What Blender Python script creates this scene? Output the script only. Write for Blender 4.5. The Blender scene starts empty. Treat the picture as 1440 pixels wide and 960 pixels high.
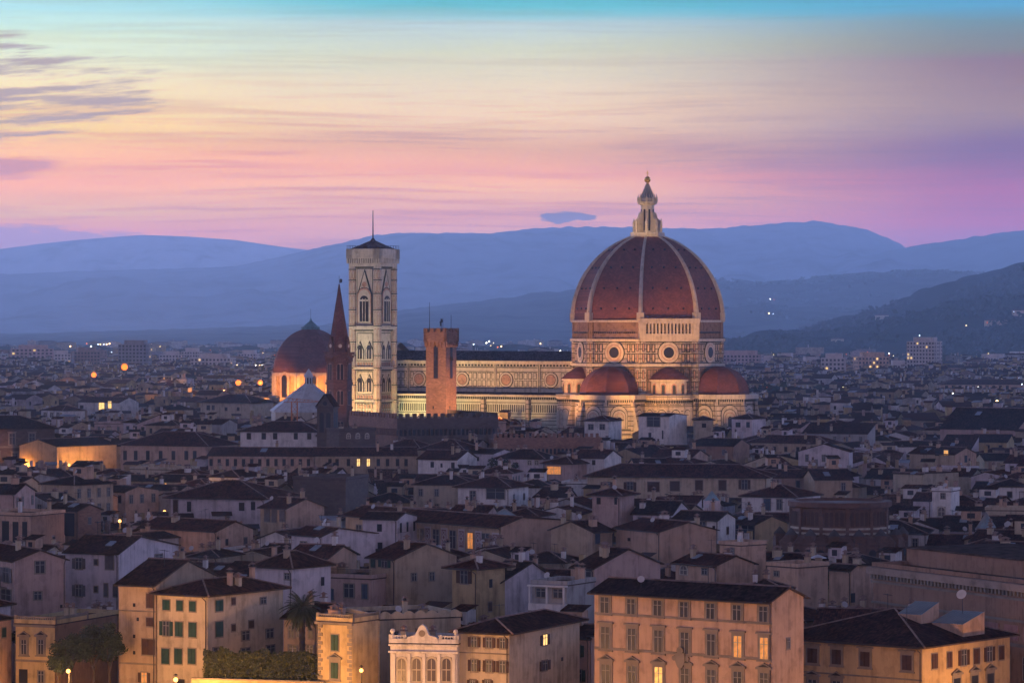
import bpy, math, random
from math import sin, cos, pi, radians, sqrt, atan2, hypot
from mathutils import Vector, noise as mnoise
S = bpy.context.scene
COL = S.collection
rnd = random.Random(7)
# ------------------------------------------------------------------ camera
F, HX, HY, HC = 4800.0, 720.0, 455.0, 55.0      # focal length (px at 1440 wide), principal point, eye height
cam_d = bpy.data.cameras.new('camera'); cam = bpy.data.objects.new('camera', cam_d); COL.objects.link(cam)
cam.location = (0, 0, HC); cam.rotation_euler = (pi/2, 0, 0)
cam_d.sensor_width = 36; cam_d.lens = 36*F/1440; cam_d.shift_y = -(480-HY)/1440
cam_d.clip_start = 1; cam_d.clip_end = 60000
S.camera = cam
# ------------------------------------------------------------------ colour
V = S.view_settings
V.view_transform = 'Standard'; V.look = 'None'; V.gamma = 1; V.use_curve_mapping = False; V.exposure = 0
def lin(c): return tuple(((v/255+.055)/1.055)**2.4 if v/255 > .04045 else v/255/12.92 for v in c)
S.cycles.use_denoising = True
S.cycles.max_bounces = 4; S.cycles.diffuse_bounces = 2; S.cycles.glossy_bounces = 2; S.cycles.volume_bounces = 0
S.cycles.transmission_bounces = 2; S.cycles.transparent_max_bounces = 6
S.cycles.sample_clamp_indirect = 4; S.cycles.caustics_reflective = False; S.cycles.caustics_refractive = False
# ------------------------------------------------------------------ world: dusk sky by direction
W = bpy.data.worlds.new('World'); S.world = W; W.use_nodes = True
nt = W.node_tree; nt.nodes.clear()
class NG:
    def __init__(s, nt): s.nt = nt
    def n(s, t, **k):
        o = s.nt.nodes.new(t)
        for a, b in k.items(): setattr(o, a, b)
        return o
    def l(s, a, b): s.nt.links.new(a, b)
    def put(s, sock, v):
        if isinstance(v, (int, float)): sock.default_value = v
        elif isinstance(v, tuple): sock.default_value = v if len(v) == len(sock.default_value) else (*v, 1)
        else: s.l(v, sock)
    def m(s, op, a, b=0, c=None, clamp=False):
        o = s.n('ShaderNodeMath', operation=op, use_clamp=clamp); s.put(o.inputs[0], a); s.put(o.inputs[1], b)
        if c is not None: s.put(o.inputs[2], c)
        return o.outputs[0]
    def mr(s, v, a, b, c=0, d=1, smooth=True):
        o = s.n('ShaderNodeMapRange', interpolation_type='SMOOTHSTEP' if smooth else 'LINEAR')
        for i, x in enumerate((v, a, b, c, d)): s.put(o.inputs[i], x)
        return o.outputs[0]
    def ramp(s, f, stops, interp='LINEAR'):
        o = s.n('ShaderNodeValToRGB'); e = o.color_ramp.elements; o.color_ramp.interpolation = interp
        while len(e) < len(stops): e.new(.5)
        for i, (p, c) in enumerate(stops): e[i].position = p; e[i].color = (*c, 1)
        s.put(o.inputs[0], f); return o.outputs[0]
    def mix(s, f, a, b, mode='MIX'):
        o = s.n('ShaderNodeMix', data_type='RGBA', blend_type=mode); s.put(o.inputs[0], f); s.put(o.inputs[6], a); s.put(o.inputs[7], b)
        return o.outputs[2]
    def comb(s, x, y, z):
        o = s.n('ShaderNodeCombineXYZ')
        for i, v in enumerate((x, y, z)): s.put(o.inputs[i], v)
        return o.outputs[0]
    def noise(s, vec, scale=1, detail=4, rough=.55, out=0):
        o = s.n('ShaderNodeTexNoise'); s.put(o.inputs['Vector'], vec); o.inputs['Scale'].default_value = scale
        o.inputs['Detail'].default_value = detail; o.inputs['Roughness'].default_value = rough
        return o.outputs[out]
g = NG(nt)
tc = g.n('ShaderNodeTexCoord').outputs['Generated']
sp = g.n('ShaderNodeSeparateXYZ'); g.l(tc, sp.inputs[0]); dx, dy, dz = sp.outputs
yy = g.m('MAXIMUM', dy, .05)
az = g.m('DIVIDE', dx, yy)                      # tangent of the bearing from due north
el = dz
# streaks of thin high cloud, long along the horizon
wob = g.noise(g.comb(g.m('MULTIPLY', az, 5), g.m('MULTIPLY', el, 30), 0.0), 1, 2)
sv = g.comb(g.m('MULTIPLY', az, 7), g.m('ADD', g.m('MULTIPLY', el, 150), g.m('MULTIPLY', wob, 3.0)), 3.7)
st = g.noise(sv, 1, 6, .6)
st3 = g.noise(g.comb(g.m('MULTIPLY', az, 18), g.m('ADD', g.m('MULTIPLY', el, 620), g.m('MULTIPLY', wob, 5.0)), 8.2), 1, 5, .6)
st2 = g.noise(g.comb(g.m('MULTIPLY', az, 4), g.m('MULTIPLY', el, 55), 9.1), 1, 4, .55)
f = g.m('ADD', g.m('MULTIPLY', el, 10), g.m('MULTIPLY', g.m('SUBTRACT', st2, .5), .16))
def stops(l): return [((455-y)/480, c) for y, c in l]
CEN = stops([(310, (1.7, 0.5644, 0.015)), (270, (1.7, 0.6996, 0.015)), (240, (1.5336, 0.5089, 0.015)), (205, (1.1664, 0.5071, 0.015)), (170, (1.3527, 0.8403, 0.2621)), (130, (1.1563, 0.8654, 0.372)), (80, (0.8152, 0.8067, 0.4144)), (40, (0.5659, 0.7409, 0.6248)), (10, (0.0505, 0.5845, 0.5805)), (0, (0.047, 0.5436, 0.5399))])
LEF = stops([(325, (1.7, 0.3858, 0.015)), (300, (1.7, 0.7754, 0.015)), (260, (1.7, 0.5568, 0.015)), (230, (1.7, 0.6576, 0.015)), (180, (1.5216, 0.9083, 0.015)), (120, (1.3274, 1.0439, 0.3772)), (60, (0.8935, 1.092, 0.6654)), (20, (0.4849, 0.9216, 0.8357)), (0, (0.451, 0.8571, 0.7772))])
RIG = stops([(328, (0.75, 0.015, 0.015)), (300, (0.75, 0.015, 0.015)), (250, (0.5546, 0.015, 0.015)), (200, (0.1961, 0.015, 0.015)), (150, (0.3971, 0.1811, 0.015)), (100, (0.2562, 0.09, 0.015)), (80, (0.1951, 0.171, 0.015)), (40, (0.1033, 0.238, 0.1804)), (10, (0.015, 0.358, 0.5153)), (0, (0.014, 0.3329, 0.4792))])
c = g.mix(g.mr(az, -.15, -.02), g.ramp(f, LEF), g.ramp(f, CEN))
c = g.mix(g.mr(az, .0, .15), c, g.ramp(f, RIG))
dark = g.mr(g.m('ADD', g.m('MULTIPLY', st, .5), g.m('MULTIPLY', st3, .5)), .47, .60, 0, 1)
dark = g.m('MULTIPLY', dark, g.mr(az, .03, .13, 1, .5))
dark = g.m('MULTIPLY', dark, g.mr(el, .045, .08, 1, .3))
c = g.mix(dark, c, g.mix(1.0, c, (.74,.62,.46), 'MULTIPLY'))
lite = g.m('MULTIPLY', g.mr(st, .5, .36, 0, .9), g.mr(el, .075, .04))
c = g.mix(lite, c, g.mix(1.0, c, (1.12,1.12,.95), 'MULTIPLY'))
# dark wisps low in the west
def cell(a0, e0, wa, we):
    a = g.m('DIVIDE', g.m('SUBTRACT', az, a0), wa); e = g.m('DIVIDE', g.m('SUBTRACT', el, e0), we)
    return g.m('SUBTRACT', 1, g.m('ADD', g.m('MULTIPLY', a, a), g.m('MULTIPLY', e, e)))
wn = g.noise(g.comb(g.m('MULTIPLY', az, 30), g.m('ADD', g.m('MULTIPLY', el, 330), g.m('MULTIPLY', az, -22)), 1.3), 1, 7, .62)
m1 = g.mr(g.m('ADD', g.m('MULTIPLY', cell(-.150, .067, .052, .016), .5), g.m('MULTIPLY', g.m('SUBTRACT', wn, .47), 3.0)), .12, .75, 0, .85)
m1 = g.m('MULTIPLY', m1, g.mr(cell(-.150, .068, .056, .018), 0, .35))
c = g.mix(m1, c, (.42,.26,.17))
m2 = g.mr(g.m('ADD', cell(-.152, .0455, .024, .0042), g.m('MULTIPLY', g.m('SUBTRACT', wn, .5), 2.4)), .1, .9, 0, .75)
c = g.mix(m2, c, (.75,.20,.12))
cn = g.noise(g.comb(g.m('MULTIPLY', az, 110), g.m('MULTIPLY', el, 420), 5.3), 1, 5, .6)
m3 = g.mr(g.m('ADD', g.m('MULTIPLY', cell(.0168, .0312, .0085, .0021), 1.3), g.m('MULTIPLY', g.m('SUBTRACT', cn, .5), 5.5)), .1, .7, 0, .9)
m3 = g.m('MULTIPLY', m3, g.mr(cell(.0168, .0312, .0105, .003), 0, .3))
c = g.mix(m3, c, (.10,.10,.16))
m4 = g.mr(g.m('ADD', cell(-.160, .0235, .062, .0062), g.m('MULTIPLY', g.m('SUBTRACT', cn, .5), 1.6)), .0, .6, 0, .85)
c = g.mix(m4, c, (.62,.30,.42))
# above the picture an added bright blue band feeds the haze, then deep blue; behind the camera the eastern sky, raised low down to light the walls
ZEN = (.028, .026, .065); EAST = (.20, .17, .30)
up = g.mix(g.mr(el, .14, .34), (2.2,3.3,7.2), ZEN)
c = g.mix(g.mr(el, .099, .15), c, up)
east = g.ramp(g.m('MAXIMUM', el, 0), [(0, (.74,.58,.88)), (.12, (1.05,.82,1.22)), (.22, (.40,.34,.60)), (.42, (.07,.065,.15)), (.8, ZEN)])
c = g.mix(g.mr(dy, .45, -.25), c, east)
# physical twilight sky adds its own faint gradient
sky = g.n('ShaderNodeTexSky', sky_type='NISHITA'); sky.sun_disc = False
sky.sun_elevation = radians(1.0); sky.sun_rotation = radians(-60)
c = g.mix(1.0, c, g.mix(1.0, sky.outputs[0], (.04,.04,.045), 'MULTIPLY'), 'ADD')
bg = g.n('ShaderNodeBackground'); g.l(c, bg.inputs[0]); bg.inputs[1].default_value = 1.0
wo = g.n('ShaderNodeOutputWorld'); g.l(bg.outputs[0], wo.inputs[0])
W.cycles.sampling_method = 'MANUAL'; W.cycles.sample_map_resolution = 1024
# faint broad afterglow from the north-west
sd = bpy.data.lights.new('afterglow_sun', 'SUN'); sd.energy = .12; sd.angle = radians(25); sd.color = (1, .62, .5)
so = bpy.data.objects.new('afterglow_sun', sd); COL.objects.link(so); so.rotation_euler = (radians(84), 0, radians(-60-90+30))
# ------------------------------------------------------------------ helpers
def P(px, py, Y): return Vector(((px-HX)/F*Y, Y, HC-(py-HY)/F*Y))
def Yz(py, z): return (HC-z)*F/(py-HY)
def pix(v): return HX+F*v[0]/v[1], HY+F*(HC-v[2])/v[1]
class MB:
    def __init__(s): s.v = []; s.f = []; s.m = []; s.mats = []; s.col = None
    def mi(s, mat):
        if mat not in s.mats: s.mats.append(mat)
        return s.mats.index(mat)
    def face(s, pts, mat):
        b = len(s.v); s.v += [tuple(p) for p in pts]; s.f.append(tuple(range(b, b+len(pts)))); s.m.append(s.mi(mat))
    def grid(s, pts, nu, mat, close=False):           # rows of nu points
        b = len(s.v); s.v += [tuple(p) for p in pts]; nv = len(pts)//nu; i = s.mi(mat)
        for r in range(nv-1):
            for q in range(nu if close else nu-1):
                q2 = (q+1) % nu
                s.f.append((b+r*nu+q, b+r*nu+q2, b+(r+1)*nu+q2, b+(r+1)*nu+q)); s.m.append(i)
    def box(s, x0, x1, y0, y1, z0, z1, mat, bottom=False):
        a = [(x0,y0,z0),(x1,y0,z0),(x1,y1,z0),(x0,y1,z0),(x0,y0,z1),(x1,y0,z1),(x1,y1,z1),(x0,y1,z1)]
        b = len(s.v); s.v += a; i = s.mi(mat)
        for q in ((0,1,5,4),(1,2,6,5),(2,3,7,6),(3,0,4,7),(4,5,6,7),(3,2,1,0)): s.f.append(tuple(b+k for k in q)); s.m.append(i)
    def obox(s, o, u, v, w, a, b, c, mat):            # box at o, axes u,v,w, from 0..a etc (pairs)
        o = Vector(o); P8 = [o+u*i+v*j+w*k for k in c for j in b for i in a]
        n = len(s.v); s.v += [tuple(p) for p in P8]; i = s.mi(mat)
        for q in ((0,1,5,4),(1,3,7,5),(3,2,6,7),(2,0,4,6),(4,5,7,6),(2,3,1,0)): s.f.append(tuple(n+k for k in q)); s.m.append(i)
    def tube(s, p, q, r, mat, n=6, r2=None):
        p = Vector(p); q = Vector(q); d = (q-p).normalized(); a = d.orthogonal().normalized(); b = d.cross(a); r2 = r if r2 is None else r2
        pts = [p+(a*cos(t)+b*sin(t))*r for t in [2*pi*k/n for k in range(n)]]+[q+(a*cos(t)+b*sin(t))*r2 for t in [2*pi*k/n for k in range(n)]]
        s.grid(pts, n, mat, True); s.face(pts[n:], mat); s.face(pts[:n][::-1], mat)
    def lathe(s, prof, mat, n=16, cx=0, cy=0, a0=0, a1=2*pi):
        cl = abs(a1-a0-2*pi) < 1e-6; k = n if cl else n+1
        pts = [(cx+r*cos(a0+(a1-a0)*i/n), cy+r*sin(a0+(a1-a0)*i/n), z) for r, z in prof for i in range(k)]
        s.grid(pts, k, mat, cl)
    def prism(s, poly, z0, z1, mat, top=None):        # poly of (x,y), counter-clockwise
        n = len(poly)
        for i in range(n):
            a, b = poly[i], poly[(i+1) % n]
            s.face([(a[0],a[1],z0),(b[0],b[1],z0),(b[0],b[1],z1),(a[0],a[1],z1)], mat)
        s.face([(p[0],p[1],z1) for p in poly], top or mat)
    def data(s, name):
        me = bpy.data.meshes.new(name); me.from_pydata(s.v, [], s.f)
        for m in s.mats: me.materials.append(m)
        me.polygons.foreach_set('material_index', s.m); me.update(); return me
    def obj(s, name, parent=None, smooth=False, **tags):
        me = s.data(name)
        if smooth: me.polygons.foreach_set('use_smooth', [True]*len(me.polygons))
        return link(name, me, parent, **tags)
def link(name, me, parent=None, loc=None, rz=None, **tags):
    o = bpy.data.objects.new(name, me); COL.objects.link(o)
    if parent is not None: o.parent = parent
    if loc is not None: o.location = loc
    if rz is not None: o.rotation_euler = (0, 0, rz)
    for k, v in tags.items():
        if v: o[k] = v
    return o
def empty(name, loc, rz=0, **tags):
    o = link(name, None, None, loc, rz, **tags); o.empty_display_size = 1; return o
def oct_poly(R, n=8, a0=0): return [(R*cos(a0+2*pi*i/n), R*sin(a0+2*pi*i/n)) for i in range(n)]
# ------------------------------------------------------------------ materials
MATS = {}
def mat(name, base, rough=.8, spec=.3, metal=0, bump=0, var=.25, scale=.5, streak=0, emit=None, estr=0, dark=None, patch=False):
    if name in MATS: return MATS[name]
    m = bpy.data.materials.new(name); m.use_nodes = True; MATS[name] = m
    g = NG(m.node_tree); b = m.node_tree.nodes['Principled BSDF']
    b.inputs['Roughness'].default_value = rough; b.inputs['Specular IOR Level'].default_value = spec; b.inputs['Metallic'].default_value = metal
    if emit:
        b.inputs['Emission Color'].default_value = (*emit, 1); b.inputs['Emission Strength'].default_value = estr
    if var:
        t = g.n('ShaderNodeTexCoord').outputs['Object']
        n1 = g.noise(t, scale, 5, .6); f = n1
        if streak:                                     # rain streaks running down the wall
            mp = g.n('ShaderNodeMapping'); g.l(t, mp.inputs[0]); mp.inputs['Scale'].default_value = (1.3, 1.3, .12)
            n2 = g.noise(mp.outputs[0], 1.0, 5, .65); f = g.m('ADD', g.m('MULTIPLY', n1, 1-streak), g.m('MULTIPLY', n2, streak))
        dk = dark or tuple(v*(1-var*1.9) for v in base); br = tuple(min(1, v*(1+var*.7)) for v in base)
        c = g.ramp(f, [(.3, dk), (.5, base), (.7, br)])
        if patch:                                      # areas of newer or fallen render, damp at random places
            n4 = g.noise(t, .55, 4, .5); c = g.mix(g.mr(n4, .58, .61, 0, .35), c, tuple(v*.62 for v in base)); n5 = g.noise(t, .3, 2, .4); c = g.mix(g.mr(n5, .60, .62, 0, .4), c, tuple(min(1, v*1.12+.02) for v in base))
        g.l(c, b.inputs['Base Color'])
    else: b.inputs['Base Color'].default_value = (*base, 1)
    return m
def plaster(name, c): return mat('plaster_'+name, c, .9, .2, var=.34, scale=.35, streak=.5, patch=True)
def roof_mat(name, base, axis):
    key = 'roof_'+name+'_'+axis
    if key in MATS: return MATS[key]
    m = bpy.data.materials.new(key); m.use_nodes = True; MATS[key] = m
    g = NG(m.node_tree); b = m.node_tree.nodes['Principled BSDF']
    b.inputs['Roughness'].default_value = 1; b.inputs['Specular IOR Level'].default_value = 0
    t = g.n('ShaderNodeTexCoord').outputs['Object']; s = g.n('ShaderNodeSeparateXYZ'); g.l(t, s.inputs[0])
    u = s.outputs[0] if axis == 'x' else s.outputs[1]; v = s.outputs[1] if axis == 'x' else s.outputs[0]
    row = g.m('PINGPONG', g.m('MULTIPLY', u, 1/.34), .5)         # barrel tiles running down the slope
    cr = g.m('FRACT', g.m('MULTIPLY', v, 1/.55))
    n1 = g.noise(t, .45, 6, .7)
    cell = g.n('ShaderNodeTexWhiteNoise'); g.l(g.comb(g.m('FLOOR', g.m('MULTIPLY', u, 1/.34)), g.m('FLOOR', g.m('MULTIPLY', v, 1/.55)), 0.0), cell.inputs[0])
    n3 = g.noise(t, 4.5, 3, .7)
    f = g.m('ADD', g.m('ADD', g.m('MULTIPLY', n1, .45), g.m('MULTIPLY', n3, .3)), g.m('MULTIPLY', cell.outputs[0], .25))
    dk = tuple(x*.28 for x in base); lt = (base[0]*2.3, base[1]*2.3, base[2]*2.2)
    c = g.ramp(f, [(.36, dk), (.5, base), (.66, lt)])
    c = g.mix(g.mr(row, .02, .2, .6, 0), c, tuple(x*.3 for x in base))
    g.l(c, b.inputs['Base Color'])
    bp = g.n('ShaderNodeBump'); bp.inputs['Strength'].default_value = .7; bp.inputs['Distance'].default_value = .08
    g.l(g.m('ADD', row, g.m('MULTIPLY', cr, .3)), bp.inputs['Height']); g.l(bp.outputs[0], b.inputs['Normal'])
    return m
RB = {'red': (.066,.025,.019), 'brown': (.046,.020,.016), 'grey': (.033,.019,.017), 'pale': (.10,.05,.036)}
def brick_mat(name, base, mortar, sc=1.0, w=.5, h=.25):
    m = bpy.data.materials.new(name); m.use_nodes = True; MATS[name] = m
    g = NG(m.node_tree); b = m.node_tree.nodes['Principled BSDF']; b.inputs['Roughness'].default_value = .9
    t = g.n('ShaderNodeTexCoord').outputs['Object']; s = g.n('ShaderNodeSeparateXYZ'); g.l(t, s.inputs[0])
    vec = g.comb(g.m('ADD', s.outputs[0], s.outputs[1]), s.outputs[2], 0.0)
    br = g.n('ShaderNodeTexBrick'); g.l(vec, br.inputs['Vector']); br.inputs['Scale'].default_value = sc
    br.inputs['Brick Width'].default_value = w; br.inputs['Row Height'].default_value = h; br.inputs['Mortar Size'].default_value = .018
    br.inputs['Color1'].default_value = (*base, 1); br.inputs['Color2'].default_value = (*[v*.6 for v in base], 1); br.inputs['Mortar'].default_value = (*mortar, 1)
    n = g.noise(t, .3, 5, .65)
    g.l(g.mix(g.mr(n, .35, .7, .0, .55), br.outputs[0], tuple(v*.45 for v in base)), b.inputs['Base Color'])
    return m
def attr_mat(name, rough=.9, sc=.3):                  # takes each house's own colour from the mesh
    m = bpy.data.materials.new(name); m.use_nodes = True; MATS[name] = m
    g = NG(m.node_tree); b = m.node_tree.nodes['Principled BSDF']; b.inputs['Roughness'].default_value = rough; b.inputs['Specular IOR Level'].default_value = 0
    a = g.n('ShaderNodeAttribute'); a.attribute_name = 'paint'
    n = g.noise(g.n('ShaderNodeTexCoord').outputs['Object'], sc, 5, .7)
    g.l(g.mix(g.mr(n, .3, .7, .55, 0), a.outputs[0], (.03,.024,.026)), b.inputs['Base Color'])
    return m
HAZE_C, HAZE_D, HAZE_G = (.74,.84,1.0,1), 5.6e-5, .74
# ------------------------------------------------------------------ ground, hills, air
asphalt = mat('ground_dark', (.05,.045,.045), .95, var=.3, scale=.02)
mb = MB(); mb.face([(-13000,-300,0),(13000,-300,0),(13000,29500,0),(-13000,29500,0)], asphalt); mb.obj('ground', kind='structure')
def interp(pts, x):
    if x <= pts[0][0]: return pts[0][1]
    for (a, b), (c, d) in zip(pts, pts[1:]):
        if x <= c:
            t = (x-a)/(c-a); return b+(d-b)*t
    return pts[-1][1]
HV = []
def hills(name, pts, Y1, Y0, Y2, base, rough=1.0, x0=-300, x1=1740, nx=420, seed=0, jag=.02, **tags):
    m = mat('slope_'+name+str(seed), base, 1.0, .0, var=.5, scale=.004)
    mb = MB(); rows = []; nj = 26; pts_ = []
    for j in range(nj+1):
        t = j/nj
        for i in range(nx+1):
            px = x0+(x1-x0)*i/nx
            Hc = HC-(interp(pts, px)-HY)/F*Y1            # crest height
            if t <= .6:
                s = t/.6; Y = Y0+(Y1-Y0)*s; h = s**.85
            else:
                s = (t-.6)/.4; Y = Y1+(Y2-Y1)*s; h = 1-s*s*.9
            X = (px-HX)/F*Y1*(Y/Y1*.35+.65)
            z = Hc*h
            amp = Hc*.10*sin(pi*min(t/.6, 1)) if t < .6 else 0
            n = mnoise.fractal(Vector((X*.0012, Y*.0012, seed*7.7)), 1.0, 2.0, 5)
            z += amp*n*3.0
            z += jag*30*mnoise.noise(Vector((X*.02, Y*.01, seed)))*min(1, t*3)
            if t < .6: z = min(z, HC+(Hc-HC)*Y/Y1*.985)
            if t == 0: z = -3
            pts_.append((X, Y, z))
    mb.grid(pts_, nx+1, m)
    if seed >= 4: HV.extend(pts_[:int((nx+1)*nj*.62)])
    return mb.obj(name, smooth=True, kind='structure', **tags)
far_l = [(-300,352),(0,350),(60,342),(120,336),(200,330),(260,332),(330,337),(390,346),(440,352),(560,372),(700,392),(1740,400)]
main = [(-300,390),(0,385),(60,383),(120,380),(200,378),(280,376),(330,374),(380,364),(430,351),(480,341),(520,331),(560,327),(620,327),(690,327),(740,321),(800,318),(860,318),(930,320),(1000,321),(1060,316),(1110,312),(1150,310),(1190,316),(1220,322),(1250,334),(1275,347),(1300,358),(1340,372),(1400,384),(1740,392)]
rightr = [(-300,460),(900,440),(1000,410),(1100,385),(1180,366),(1240,354),(1275,347),(1310,342),(1350,336),(1400,328),(1440,323),(1520,312),(1740,300)]
mid = [(-300,480),(500,455),(560,437),(610,430),(680,424),(740,414),(800,407),(860,405),(940,401),(1000,394),(1060,396),(1120,394),(1180,385),(1240,382),(1300,379),(1340,384),(1400,388),(1740,380)]
near = [(-300,497),(900,494),(1000,490),(1060,478),(1100,472),(1150,458),(1220,441),(1260,428),(1310,404),(1350,392),(1400,379),(1440,370),(1520,352),(1740,330)]
low = [(-300,493),(1000,490),(1040,481),(1080,468),(1120,470),(1180,474),(1240,452),(1300,438),(1360,424),(1440,414),(1740,400)]
hills('mountains', far_l, 24000, 22300, 24800, (.34,.32,.38), seed=1, jag=0)  # pale base colour has the ridge's mist painted in
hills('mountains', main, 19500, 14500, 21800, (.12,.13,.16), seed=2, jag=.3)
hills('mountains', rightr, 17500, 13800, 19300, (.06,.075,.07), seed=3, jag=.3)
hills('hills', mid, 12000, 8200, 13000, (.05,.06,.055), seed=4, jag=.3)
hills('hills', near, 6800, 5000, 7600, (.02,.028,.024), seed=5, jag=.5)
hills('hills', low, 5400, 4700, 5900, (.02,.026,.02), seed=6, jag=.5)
hz = MB(); hz.box(-13500, 13500, -600, 25200, -4, 700, None); hz.mats = []
hm = bpy.data.materials.new('air'); hm.use_nodes = True; n_ = hm.node_tree; n_.nodes.clear()
pv = n_.nodes.new('ShaderNodeVolumePrincipled'); pv.inputs['Color'].default_value = HAZE_C; pv.inputs['Density'].default_value = HAZE_D
pv.inputs['Anisotropy'].default_value = HAZE_G
ou = n_.nodes.new('ShaderNodeOutputMaterial'); n_.links.new(pv.outputs[0], ou.inputs['Volume'])
hme = bpy.data.meshes.new('haze'); hme.from_pydata(hz.v, [], hz.f); hme.materials.append(hm)
link('haze', hme, kind='stuff')
# ------------------------------------------------------------------ wall-decoration helpers
UP = Vector((0,0,1))
def slab(mb, o, u, poly, t0, t1, m):                  # polygon in (u, z) of a wall, from t0 to t1 off its face
    o = Vector(o); u = Vector(u); n = u.cross(UP)
    a = [o+u*p+UP*q+n*t1 for p, q in poly]; b = [o+u*p+UP*q+n*t0 for p, q in poly]
    mb.face(a, m); k = len(poly)
    for i in range(k):
        j = (i+1) % k; mb.face([b[i], b[j], a[j], a[i]], m)
def rectp(x0, x1, z0, z1): return [(x0,z0),(x1,z0),(x1,z1),(x0,z1)]
def circ(cx, cz, r, n=24): return [(cx+r*cos(2*pi*i/n), cz+r*sin(2*pi*i/n)) for i in range(n)]
def archp(cx, z0, w, h, pointed=False, n=10):
    r = w/2; zs = z0+h-(r*1.5 if pointed else r); pts = [(cx-r, z0), (cx+r, z0)]
    for i in range(n+1):
        t = pi*i/n
        if pointed:
            s = 1-abs(cos(t)); x = r*cos(t); z = zs+1.5*r*sqrt(max(0, 1-abs(cos(t))**1.6))
        else: x = r*cos(t); z = zs+r*sin(t)
        pts.append((cx+x, z))
    return pts
def panels(mb, o, u, x0, x1, z0, z1, cols, rows, fr, inn, gap=.30, fw=.34, skip=None):
    cw = (x1-x0)/cols; rh = (z1-z0)/rows
    for r in range(rows):
        for c in range(cols):
            a, b, d, e = x0+c*cw+gap, x0+(c+1)*cw-gap, z0+r*rh+gap, z0+(r+1)*rh-gap
            if skip and skip((a+b)/2, (d+e)/2): continue
            slab(mb, o, u, rectp(a, b, d, e), 0, .06, fr); slab(mb, o, u, rectp(a+fw, b-fw, d+fw, e-fw), .06, .10, inn)
marble = mat('white_marble', (.52,.46,.37), .6, .3, var=.28, scale=.6, streak=.5)
marble2 = mat('cream_marble', (.52,.46,.36), .6, .3, var=.28, scale=.6, streak=.5)
marblep = mat('rosy_marble', (.54,.40,.29), .6, .3, var=.3, scale=.8, streak=.4)
green = mat('green_marble', (.035,.045,.035), .6, .3, var=.3, scale=.9)
pink = mat('pink_marble', (.42,.24,.17), .6, .3, var=.3, scale=.9)
rough_st = mat('bare_masonry', (.24,.16,.11), .95, .1, var=.4, scale=.7, streak=.3)
banded = mat('banded_marble', (.50,.43,.34), .7, .2, var=.3, scale=.6, streak=.5)   # courses of dark stone in pale marble
g_ = NG(banded.node_tree); b_ = banded.node_tree.nodes['Principled BSDF']; src_ = b_.inputs['Base Color'].links[0].from_socket; s_ = g_.n('ShaderNodeSeparateXYZ'); g_.l(g_.n('ShaderNodeTexCoord').outputs['Object'], s_.inputs[0])
bd_ = g_.m('PINGPONG', g_.m('MULTIPLY', s_.outputs[2], 1/1.7), .5); bd2 = g_.m('PINGPONG', g_.m('MULTIPLY', g_.m('ADD', s_.outputs[0], s_.outputs[1]), 1/1.9), .5)
g_.l(g_.mix(g_.m('MAXIMUM', g_.mr(bd_, .13, .08, 0, .85), g_.mr(bd2, .08, .04, 0, .5)), src_, (.05,.055,.045)), b_.inputs['Base Color'])
dark = mat('dark_opening', (.012,.012,.018), .5, .3, var=0)
glassd = mat('dark_glass', (.025,.03,.045), .35, .3, var=0)
gold = mat('gilt_copper', (.9,.55,.14), .3, .5, 1.0, var=0)
lead = mat('lead_grey', (.22,.25,.27), .6, .3, var=.25, scale=.5)
iron = mat('dark_iron', (.03,.03,.035), .6, .4, var=0)
domet = brick_mat('dome_tiles', (.27,.092,.058), (.12,.05,.04), 1.0, .9, .55)
tribt = brick_mat('tribune_tiles', (.19,.062,.045), (.09,.035,.03), 1.0, .9, .55)
chapt = brick_mat('chapel_dome_tiles', (.22,.09,.075), (.10,.05,.05), 1.0, .9, .6)
slate = roof_mat('nave', (.07,.055,.065), 'x')
brick = brick_mat('orange_brick', (.36,.18,.11), (.26,.17,.12), 1.0, .8, .35)
dbrick = brick_mat('dark_stone_courses', (.15,.105,.085), (.09,.07,.06), 1.0, 1.1, .5)
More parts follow.
